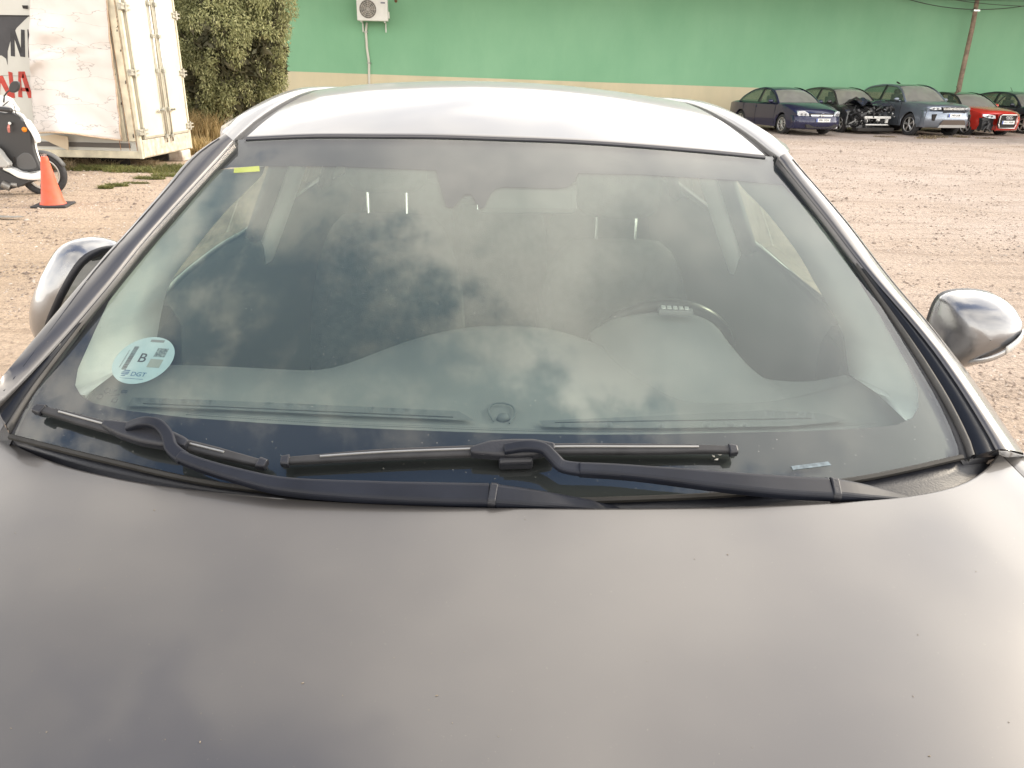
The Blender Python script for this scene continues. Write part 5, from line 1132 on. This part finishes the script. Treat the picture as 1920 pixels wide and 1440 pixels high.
# ================================================================== PARKED CARS
def parked(name, wheel_px, L, W, H_, paint, lab, hood_z, nose_z, belt, ax1, wb, wr, cab, head=15, kind='sedan', sill=.22):
    """front-left ground point given by the near front wheel; local frame: -y is the nose"""
    pw = at_z(wheel_px); a = R(head); rot = Matrix.Rotation(a, 3, 'Z')
    off_ = rot @ Vector((-W/2+.08, -L/2+ax1, 0)); loc = Vector((pw.x, pw.y, 0)) - off_; loc.z = -.03
    root = empty(name, loc, a, label=lab, cat='car', group='cars parked along the green wall')
    y0, y1 = -L/2, L/2; yf, yr = y0+ax1, y0+ax1+wb
    (ywb, yrf, yrr, yrb) = [y0 + c for c in cab]          # windshield base, roof front, roof rear, rear glass base
    ra = wr + .055
    def bottom(y):
        for c_ in (yf, yr):
            d = abs(y-c_)
            if d < ra: return max(sill, wr + math.sqrt(ra*ra-d*d))
        return sill
    def topz(y):
        if y < ywb: t = (y-y0)/(ywb-y0); return nose_z + (hood_z-nose_z)*(1-(1-t)**1.7)
        if y > yrb: t = (y-yrb)/(y1-yrb+1e-6); return belt + (.02 if kind == 'sedan' else 0) - .05*t*t
        return belt
    def halfw(y):
        t = abs(y)/(L/2); return W/2*(1 - (.06 if y < 0 else .14)*max(0, (t-.55)/.45)**2.2)
    ys = sorted(set([y0, y0+.03, y0+.08, y0+.16] + [y0 + L*k/44 for k in range(2, 43)] + [yf-ra, yf+ra, yr-ra, yr+ra, yf-ra*.97, yf+ra*.97, yr-ra*.97, yr+ra*.97] + [y1-.12, y1-.05, y1]))
    rowsB = []
    for y in ys:
        hw = halfw(y); tz = topz(y); e = 0
        if y < y0+.17: e = (1-(y-y0)/.17)**2*.07
        bz_ = bottom(y); bz_ = min(bz_, tz-.05); sh = tz - .05
        wmid = min(max(bz_+.02, .62*tz), sh-.01)
        row = [(-hw*.97, bz_), (-hw, bz_*.5+wmid*.5), (-hw*1.0, wmid), (-hw*.975, sh), (-hw*.90, tz-.008-e), (-hw*.5, tz+.022-e), (0, tz+.032-e), (hw*.5, tz+.022-e), (hw*.90, tz-.008-e), (hw*.975, sh), (hw, wmid), (hw, bz_*.5+wmid*.5), (hw*.97, bz_)]
        fy = max(0, 1-(y-y0)/.9); rowsB.append([Vector((x, y + .30*(abs(x)/(W/2))**3.2*fy, z)) for x, z in row])
    m = MB(); m.loft(rowsB); nb = len(rowsB[0])
    m.add(rowsB[0], [tuple(range(nb))]); m.add(rowsB[-1], [tuple(range(nb))])
    body = m.build('body', paint, root, smooth=True)
    es = body.modifiers.new('split', 'EDGE_SPLIT'); es.split_angle = R(38)
    # greenhouse: one smooth roofline, cut into windshield, roof, rear window and side windows
    tw = W*.355; bw = W*.462
    prof = cr([Vector((0, ywb, belt-.02)), Vector((0, ywb+(yrf-ywb)*.55, belt-.02+(H_-belt)*.60)), Vector((0, yrf, H_-.075)), Vector((0, yrf+(yrr-yrf)*.28, H_-.008)), Vector((0, yrf+(yrr-yrf)*.62, H_-.012)), Vector((0, yrr, H_-.10)), Vector((0, yrr+(yrb-yrr)*.6, belt+(H_-belt)*.42)), Vector((0, yrb, belt-.02))], 61)
    def hwz(z): t = max(0, min(1, (z-belt)/(H_-belt))); return bw + (tw-bw)*t**1.25
    def sec(p, nn=15, ins=1.0):
        h_ = hwz(p.z); bowz = .035*max(0, min(1, (p.z-belt)/(H_-belt-.1)))
        return [Vector((h_*ins*x, p.y - (.12*(1-x*x) if p.y < yrf-.01 else (-.05*(1-x*x) if p.y > yrr else 0))*(1-max(0, (p.z-belt)/(H_-belt))*.6), p.z + bowz*(1-x*x) - bowz*.6 - .02*x**6)) for x in [(-1+2*i/(nn-1)) for i in range(nn)]]
    fr_ = [p for p in prof if p.y <= yrf+.02]; rf_ = [p for p in prof if yrf-.03 <= p.y <= yrr+.03]; rr3 = [p for p in prof if p.y >= yrr-.02]
    A = {}
    for s in (-1, 1):
        A[s] = dict(wb=Vector((s*bw, ywb, belt)), rf=Vector((s*tw, yrf, H_-.06)), rr=Vector((s*tw, yrr, H_-.07)), rb=Vector((s*bw*.97, yrb, belt)))
    m = MB(); m.loft([sec(p) for p in rf_]); m.build('roof', paint if kind != 'suv' else mat('suv_roof', (.03, .035, .04), .2, coat=1), root, smooth=True, solid=.02)
    for s in (-1, 1):
        def edge(p, dn=0): return Vector((s*hwz(p.z-dn), p.y, p.z-dn-.01))
        m = MB(); pts = [edge(p) for p in prof]
        m.loft([[p + Vector((-s*.05, 0, .012)) for p in pts], pts, [p + Vector((s*.012, 0, -.05)) for p in pts], [p + Vector((-s*.03, 0, -.06)) for p in pts]]); m.build('pillar_rail', paint, root, smooth=True)
        midy = yrf + (yrr-yrf)*.36; zt_ = H_-.05
        b = MB(); b.loft([[Vector((s*(bw+.008), midy+.02+dx, belt)) for dx in (0, .10)], [Vector((s*(hwz(zt_)+.008), midy-.02+dx, zt_)) for dx in (0, .08)]]); b.build('b_pillar', mat('pillar_black', (.015, .016, .018), .3), root, solid=.03)
    m = MB(); m.box((-W*.43, ywb+.1, .25), (W*.43, yrb-.1, belt-.06)); m.build('cabin_floor', DK, root)
    for sx in (-.36, .36):
        m = MB(); m.box((sx-.22, yrf+.35, belt-.1), (sx+.22, yrf+.47, belt+.22)); m.box((sx-.12, yrf+.40, belt+.22), (sx+.12, yrf+.47, belt+.38)); m.build('seat', mat('parked_seat', (.03, .03, .032), .8), root, bevel=.03)
    ws = MB(); ws.loft([sec(p, ins=.93) for p in fr_]); ws.build('windshield', mat_wsh, root, smooth=True)
    b = MB(); w0 = sec(fr_[0], ins=.9); b.tube([p + Vector((0, -.02, .035)) for p in w0[1:-1]], .014, 5); b.build('wiper_cowl', DK, root)
    rg = MB(); rg.loft([sec(p, ins=.93) for p in rr3]); rg.build('rear_window', CG, root, smooth=True)
    for s in (-1, 1):
        a_ = A[s]; mid = yrf + (yrr-yrf)*.42; o_ = Vector((s*.012, 0, 0))
        cut = midy + .05
        for lo, hi in ((ywb+.16, cut), (cut+.02, yrb-.12)):
            sel = [p for p in prof if lo <= p.y <= hi]
            pts = [Vector((s*(hwz(p.z-.05)+.004), p.y, p.z-.058)) for p in sel if p.z-.058 > belt]; b_ = [Vector((s*(bw+.004), p.y, belt+.0)) for p in sel if p.z-.058 > belt]
            b = MB(); b.loft([b_, [p.lerp(q, .5) + Vector((s*.012, 0, 0)) for p, q in zip(b_, pts)], pts]); b.build('side_window', CG, root, smooth=True)
        b = MB(); b.tube([Vector((s*(bw+.015), ywb+.1, belt+.005)), Vector((s*(bw+.02), (ywb+yrb)/2, belt+.01)), Vector((s*(bw+.012), yrb-.08, belt+.005))], .008, 5); b.build('window_strip', BLK, root)
        # mirror
        b = MB(); c_ = Vector((s*(W/2+.07), ywb+.28, belt+.06)); rr_ = []
        for t in range(7):
            f_ = t/6; sc_m = (.75, 1, 1.02, .98, .85, .6, .2)[t]; rr_.append([c_ + Vector((.10*sc_m*math.cos(q), .06-.12*f_, .065*sc_m*math.sin(q))) for q in [2*math.pi*i/12 for i in range(12)]])
        b.loft(rr_, closed=True, cap=True); b.tube([c_ + Vector((-s*.08, .02, -.05)), Vector((s*bw, ywb+.25, belt))], .025, 6); b.build('side_mirror', paint, root, smooth=True)
        # door seams and handle
        for yy in (ywb+.12, yrf+(yrr-yrf)*.42+.06, min(yrb-.1, yr-ra*.4)):
            b = MB(); x_ = s*(halfw(yy)+.002); b.tube([Vector((x_*.985, yy, belt-.03)), Vector((x_, yy, .62*belt)), Vector((x_, yy, sill+.05))], .006, 4); b.build('door_seam', DK, root)
        b = MB(); b.box((s*W/2-.012, yrf+.55, belt-.16), (s*W/2+.018, yrf+.75, belt-.12)); b.build('door_handle', paint, root, bevel=.006)
        for yw in (yf, yr):
            b = MB(); b.loft([[Vector((s*(W/2-x_), yw + rr2*math.cos(q), wr + rr2*math.sin(q))) for q in [2*math.pi*i/28 for i in range(28)]] for x_, rr2 in ((.22, wr*.66), (.225, wr*.93), (.20, wr), (.05, wr), (.028, wr*.96), (.024, wr*.72), (.035, wr*.66))], closed=True)
            wh = b.build('wheel', RUB, root, smooth=True)
            b = MB(); ns = 10 if kind == 'sedan' else 5
            b.tube([Vector((s*(W/2-.035), yw + wr*.66*math.cos(q), wr + wr*.66*math.sin(q))) for q in [2*math.pi*i/28 for i in range(28)]], .014, 6, True)
            for k in range(ns):
                q = 2*math.pi*k/ns+.2
                for dq in ((0,) if ns == 10 else (-.12, .12)): b.cyl((s*(W/2-.04), yw, wr), (s*(W/2-.045), yw + wr*.64*math.cos(q+dq), wr + wr*.64*math.sin(q+dq)), .022, .014, 6)
            b.cyl((s*(W/2-.06), yw, wr), (s*(W/2-.03), yw, wr), .045, n=12); b.build('rim', RIMM, wh)
            b = MB(); b.cyl((s*(W/2-.14), yw, wr), (s*(W/2-.10), yw, wr), wr*.66, n=24); b.build('wheel_back', DK, wh)
    return root, dict(y0=y0, W=W, L=L, halfw=halfw, topz=topz, belt=belt, H=H_, ywb=ywb, yf=yf, A=A, paint=paint)
RIMM = mat('alloy_rim', (.55, .54, .52), .35, .8)
mat_wsh = glass_mat('parked_windshield', (.40, .43, .38), dust=.30, dv=.12)  # pale dust layer stands in for bright sky reflected in the glass
def fp(I, x, z, o=.0):      # point on the curved nose of a parked car
    hw = I['W']/2*.84; t = min(1, abs(x)/ (I['W']/2)); return Vector((x, I['y0'] - .012 - o + .30*t**3.2, z))
def nose(I, root, name, pts, mt, th=.02, o=0.0, **k):
    P = [fp(I, x, z, o) for x, z in pts]; b = MB(); b.prism(P, (0, th+.03, 0)); return b.build(name, mt, root, bevel=.004, **k)
def bumper(I, root, paint, z0, z1, bulge=.10, lower=None):
    rows_ = []; n = 25
    for zz, o in ((z0, .0), (z0+.03, .06), ((z0+z1)/2, bulge), (z1-.04, bulge*.8), (z1, .02)):
        r_ = []
        for i in range(n):
            x = (-1 + 2*i/(n-1))*I['W']/2*1.0; t = abs(x)/(I['W']/2); r_.append(Vector((x, I['y0'] - o + .34*t**3.5 + (.12*max(0, t-.85)/.15), zz)))
        rows_.append(r_)
    m = MB(); m.loft(rows_); return m.build('bumper', paint, root, smooth=True, solid=.02)
def lamp(I, root, pts, lens=None):
    for s in (-1, 1):
        P = [fp(I, s*x, z, .015) for x, z in pts]
        P = [p + Vector((0, 0, 0)) for p in P]; b = MB(); b.prism(P, (0, .10, 0)); h = b.build('headlight', lens or HLM, root, bevel=.012)
        cx_ = sum(p.x for p in P)/len(P); cz_ = sum(p.z for p in P)/len(P); cy_ = min(p.y for p in P)
        for dx in (-.05, .06):
            b = MB(); q = fp(I, cx_+dx, cz_, .018); b.cyl(q, q + Vector((0, .03, 0)), .032, n=12); b.build('lamp_bulb', mat('bulb_dark', (.25, .27, .3), .1, .9), h)
HLM = mat('headlight_lens', (.72, .76, .80), .08, .3, coat=1)
PLM = mat('plate_white', (.75, .76, .75), .5)
def plate_(I, root, z, txt='', o=.10, x=0):
    b = MB(); b.box((x-.26, -.008, -.055), (x+.26, .0, .055)); pl = b.build('number_plate', PLM, root); pl.location = (0, I['y0']-o-.012, z)
    b = MB(); b.box((x-.258, -.0095, -.053), (x-.215, -.0082, .053)); b.build('blue_band', mat('eu_blue', (.03, .08, .4), .5), pl)
    if txt: text('plate_text', txt, .085, INK, pl, Matrix.Translation((x+.02, -.0095, 0)) @ Matrix.Rotation(R(90), 4, 'X'), width=1.0, bold=.002)
# blue saloon
BLU = mat('navy_paint', (.006, .010, .052), .25, .2, coat=.7, crough=.06, dust=.02)
r1, I1 = parked('blue_saloon', (1465,249), 4.60, 1.80, 1.46, BLU, 'dark navy blue saloon with silver grille bar at the left end of the car row', .99, .74, .96, .92, 2.70, .315, (1.28, 2.05, 3.25, 3.95))
bumper(I1, r1, BLU, .20, .62, .10)
lamp(I1, r1, [(.44,.56),(.50,.70),(.62,.77),(.78,.76),(.80,.64),(.70,.56)])
nose(I1, r1, 'grille', [(-.42,.56),(-.46,.70),(.46,.70),(.42,.56)], DK)
nose(I1, r1, 'grille_bar', [(-.40,.615),(-.43,.655),(.43,.655),(.40,.615)], CHROME, o=.02)
b = MB(); c_ = fp(I1, 0, .635, .045); b.tube([c_ + Vector((.062*math.cos(t), 0, .062*math.sin(t))) for t in [2*math.pi*i/24 for i in range(24)]], .009, 6, True); b.prism([c_ + Vector(v) for v in ((-.085,0,.012),(.0,0,.022),(.01,0,.004),(.085,0,-.010),(.0,0,-.022),(-.01,0,-.004))], (0, .01, 0)); b.build('round_emblem', CHROME, r1)
nose(I1, r1, 'lower_intake', [(-.55,.25),(-.60,.36),(.60,.36),(.55,.25)], DK, o=.125)
plate_(I1, r1, .49, '0981 DDX', .10, -.0)
b = MB(); c_ = fp(I1, .60, .26, .10); b.cyl(c_, c_ + Vector((0, .04, 0)), .03, n=10); b.build('fog_lamp', HLM, r1)
# wrecked black hatchback
BKP = mat('black_paint', (.02, .024, .028), .25, .2, coat=1, dust=.05)
r2, I2 = parked('wrecked_hatchback', (1572,247), 4.25, 1.78, 1.50, BKP, 'black hatchback with its front smashed open, between the navy saloon and the grey SUV', .92, .80, .96, .90, 2.58, .31, (1.18, 1.85, 3.4, 4.0), kind='hatch')
bd = [c for c in r2.children if c.name.startswith('body')][0]
me = bd.data
random.seed(21)
for v in me.vertices:       # crush the nose: pushed back, torn down
    if v.co.y < I2['y0'] + .85:
        t = 1 - (v.co.y - I2['y0'])/.85; v.co.y += .55*t*t; v.co.z -= .22*t*(1 if v.co.z > .4 else 0) - .10*mnoise.noise(v.co*3)*t; v.co.x += .10*t*mnoise.noise(v.co*2.5 + Vector((5, 0, 0)))
m = MB(); rr_ = []
for j in range(10):
    r_ = []
    for i in range(13):
        x = -.62 + 1.3*i/12; y = I2['y0'] + .15 + .95*j/9; z = .92 + .20*math.sin(math.pi*min(1, (1.1-j/9)*.9))*abs(math.sin(1.6+3.3*i/12)) + .10*abs(mnoise.noise(Vector((x*3, y*3, 1)))) + (.16 if i in (2, 3) else 0)*(1-j/9)
        r_.append(Vector((x + .05*mnoise.noise(Vector((x*4, y*4, 7))), y, z)))
    rr_.append(r_)
m.loft(rr_); m.build('buckled_hood', mat('crumpled_blueblack', (.05, .06, .085), .22, .5, coat=1), r2, solid=.02)
m = MB(); y = I2['y0']+.02
m.box((-.50, y, .52), (.55, y+.07, .60)); m.box((-.42, y-.01, .30), (.48, y+.05, .345)); m.box((-.46, y, .40), (-.36, y+.07, .56)); m.box((.0, y, .44), (.12, y+.06, .54)); m.box((.36, y, .38), (.46, y+.06, .54)); m.build('crash_bar', mat('bare_white_metal', (.62, .62, .60), .5, .2), r2, bevel=.008)
m = MB()
for k in range(80):
    c_ = Vector((random.uniform(-.78, .75), I2['y0'] + random.uniform(.02, .5), random.uniform(.22, .85))); rt_ = Matrix.Rotation(random.uniform(0, 3), 3, 'X') @ Matrix.Rotation(random.uniform(0, 3), 3, 'Z'); h_ = Vector((random.uniform(.02, .13), random.uniform(.01, .06), random.uniform(.01, .05)))
    m.box(c_-h_, c_+h_, rt_)
m.build('torn_parts', mat('torn_black', (.03, .03, .032), .5, var=.5, vscale=9), r2, kind='stuff')
m = MB()
for k in range(26):
    c_ = Vector((random.uniform(-.75, .7), I2['y0'] + random.uniform(-.03, .2), random.uniform(.30, .85))); rt_ = Matrix.Rotation(random.uniform(0, 3), 3, 'Y') @ Matrix.Rotation(random.uniform(0, 3), 3, 'Z'); h_ = Vector((random.uniform(.01, .06), .01, random.uniform(.005, .025)))
    m.box(c_-h_, c_+h_, rt_)
m.build('bent_metal', mat('bent_alloy', (.42, .42, .41), .4, .6), r2, kind='stuff')
m = MB(); P = [Vector((-.86, I2['y0']+.75, 1.0)), Vector((-.70, I2['y0']+.40, 1.22)), Vector((-.40, I2['y0']+.25, 1.02)), Vector((-.45, I2['y0']+.30, .97)), Vector((-.70, I2['y0']+.45, 1.14)), Vector((-.84, I2['y0']+.78, .93))]
m.prism(P, (.03, .05, .0)); m.build('bent_fender', BKP, r2, bevel=.006)
m = MB(); m.box((-.72, I2['y0']+.0, .10), (.76, I2['y0']+.35, .22)); m.build('undertray', DK, r2, bevel=.02)
# grey SUV
SUVP = mat('suv_blue_grey', (.24, .28, .34), .30, .7, coat=.7, crough=.08, dust=.03)
r3, I3 = parked('grey_suv', (1702,252), 4.37, 1.90, 1.65, SUVP, 'blue grey SUV with dark roof and lattice grille, third car of the row', 1.10, .98, 1.10, .90, 2.68, .36, (1.30, 2.0, 3.5, 4.05), kind='suv', sill=.30)
bumper(I3, r3, SUVP, .30, .84, .09)
lamp(I3, r3, [(.50,.88),(.52,.95),(.76,.955),(.84,.90),(.70,.865)])
nose(I3, r3, 'grille', [(-.44,.86),(-.50,.96),(.50,.96),(.44,.86)], DK, o=.02)
b = MB()
for k in range(18):
    x = -.42 + .05*k; b.tube([fp(I3, x-.03, .87, .03), fp(I3, x+.03, .95, .03)], .005, 4); b.tube([fp(I3, x+.03, .87, .03), fp(I3, x-.03, .95, .03)], .005, 4)
b.build('grille_lattice', CHROME, r3)
nose(I3, r3, 'bumper_slot', [(-.46,.80),(-.46,.825),(.46,.825),(.46,.80)], DK, o=.10)
nose(I3, r3, 'lower_intake', [(-.52,.40),(-.42,.56),(.42,.56),(.52,.40)], mat('brown_mesh', (.10, .075, .06), .6), o=.125)
nose(I3, r3, 'skid_plate', [(-.55,.31),(-.50,.40),(.50,.40),(.55,.31)], mat('skid_silver', (.45, .45, .44), .4, .5), o=.115)
for s in (-1, 1): nose(I3, r3, 'air_inlet', [(s*.70,.52),(s*.66,.74),(s*.78,.73),(s*.76,.54)], DK, o=.11)
plate_(I3, r3, .70, '7495 LKM', .09)
b = MB(); b.tube([Vector((-.02, .6, 1.66)), Vector((0, .8, 1.72))], .025, 6); b.build('roof_antenna', DK, r3)
# red hatchback
REDC = mat('red_paint', (.55, .035, .022), .25, .1, coat=1, crough=.04)
r4, I4 = parked('red_hatchback', (1808,252), 3.95, 1.74, 1.42, REDC, 'bright red hatchback with black roof and missing front corner bumper', .95, .80, .93, .82, 2.47, .31, (1.15, 1.85, 3.2, 3.75), kind='hatch')
for c in r4.children:
    if c.name.split('.')[0] in ('roof', 'pillar_rail'): c.data.materials.clear(); c.data.materials.append(mat('black_roof', (.02, .02, .022), .2, coat=1))
b = MB(); n = 13; rows_ = []
for zz, o in ((.20, 0), (.25, .07), (.45, .10), (.62, .09), (.74, .03)):
    rows_.append([Vector((x, I4['y0']-o+.34*(abs(x)/.87)**3.5, zz)) for x in [-.36 + 1.22*i/(n-1) for i in range(n)]])
b.loft(rows_); b.build('bumper', REDC, r4, smooth=True, solid=.02)
lamp(I4, r4, [(.40,.60),(.44,.70),(.60,.74),(.80,.74),(.78,.66),(.60,.61)])
nose(I4, r4, 'grille', [(-.32,.30),(-.37,.42),(-.36,.70),(-.30,.735),(.30,.735),(.36,.70),(.37,.42),(.32,.30)], DK, o=.11)
b = MB(); P = [fp(I4, x, z, .145) for x, z in [(-.32,.30),(-.37,.42),(-.36,.70),(-.30,.735),(.30,.735),(.36,.70),(.37,.42),(.32,.30)]]; b.tube(P, .016, 6, True); b.build('grille_frame', CHROME, r4)
b = MB()
for k in range(4): c_ = fp(I4, -.10+.066*k, .64, .15); b.tube([c_ + Vector((.042*math.cos(t), 0, .042*math.sin(t))) for t in [2*math.pi*i/20 for i in range(20)]], .007, 5, True)
b.build('ring_emblem', CHROME, r4)
plate_(I4, r4, .49, '4116 HNN', .14)
b = MB(); random.seed(5)
for k in range(30):
    c_ = Vector((random.uniform(-.80, -.38), I4['y0'] + random.uniform(.0, .3), random.uniform(.22, .60))); h_ = Vector((random.uniform(.02, .10), .03, random.uniform(.01, .04))); b.box(c_-h_, c_+h_, Matrix.Rotation(random.uniform(0, 3), 3, 'Y'))
b.box((-.82, I4['y0']+.12, .22), (-.36, I4['y0']+.3, .62)); b.build('exposed_frame', mat('torn_black', (.03, .03, .032), .5), r4)
# far right dark car
NVY = mat('slate_paint', (.015, .023, .042), .28, .3, coat=.8, dust=.03)
r5, I5 = parked('dark_blue_hatchback', (1916,250), 4.3, 1.80, 1.47, NVY, 'dark slate blue hatchback cut off by the right edge of the photo', .98, .80, .96, .9, 2.6, .33, (1.2, 1.9, 3.4, 4.0), kind='hatch')
bumper(I5, r5, NVY, .20, .68, .09); lamp(I5, r5, [(.44,.62),(.50,.74),(.78,.78),(.80,.68),(.60,.60)]); nose(I5, r5, 'grille', [(-.40,.60),(-.42,.74),(.42,.74),(.40,.60)], DK, o=.02); plate_(I5, r5, .48, '', .10)
for r_, x in ((r4, .0), (r5, .0)):
    b = MB(); b.tube([Vector((0, .35, 1.40)), Vector((0, .55, 1.62))], .008, 5); b.build('roof_antenna', DK, r_)
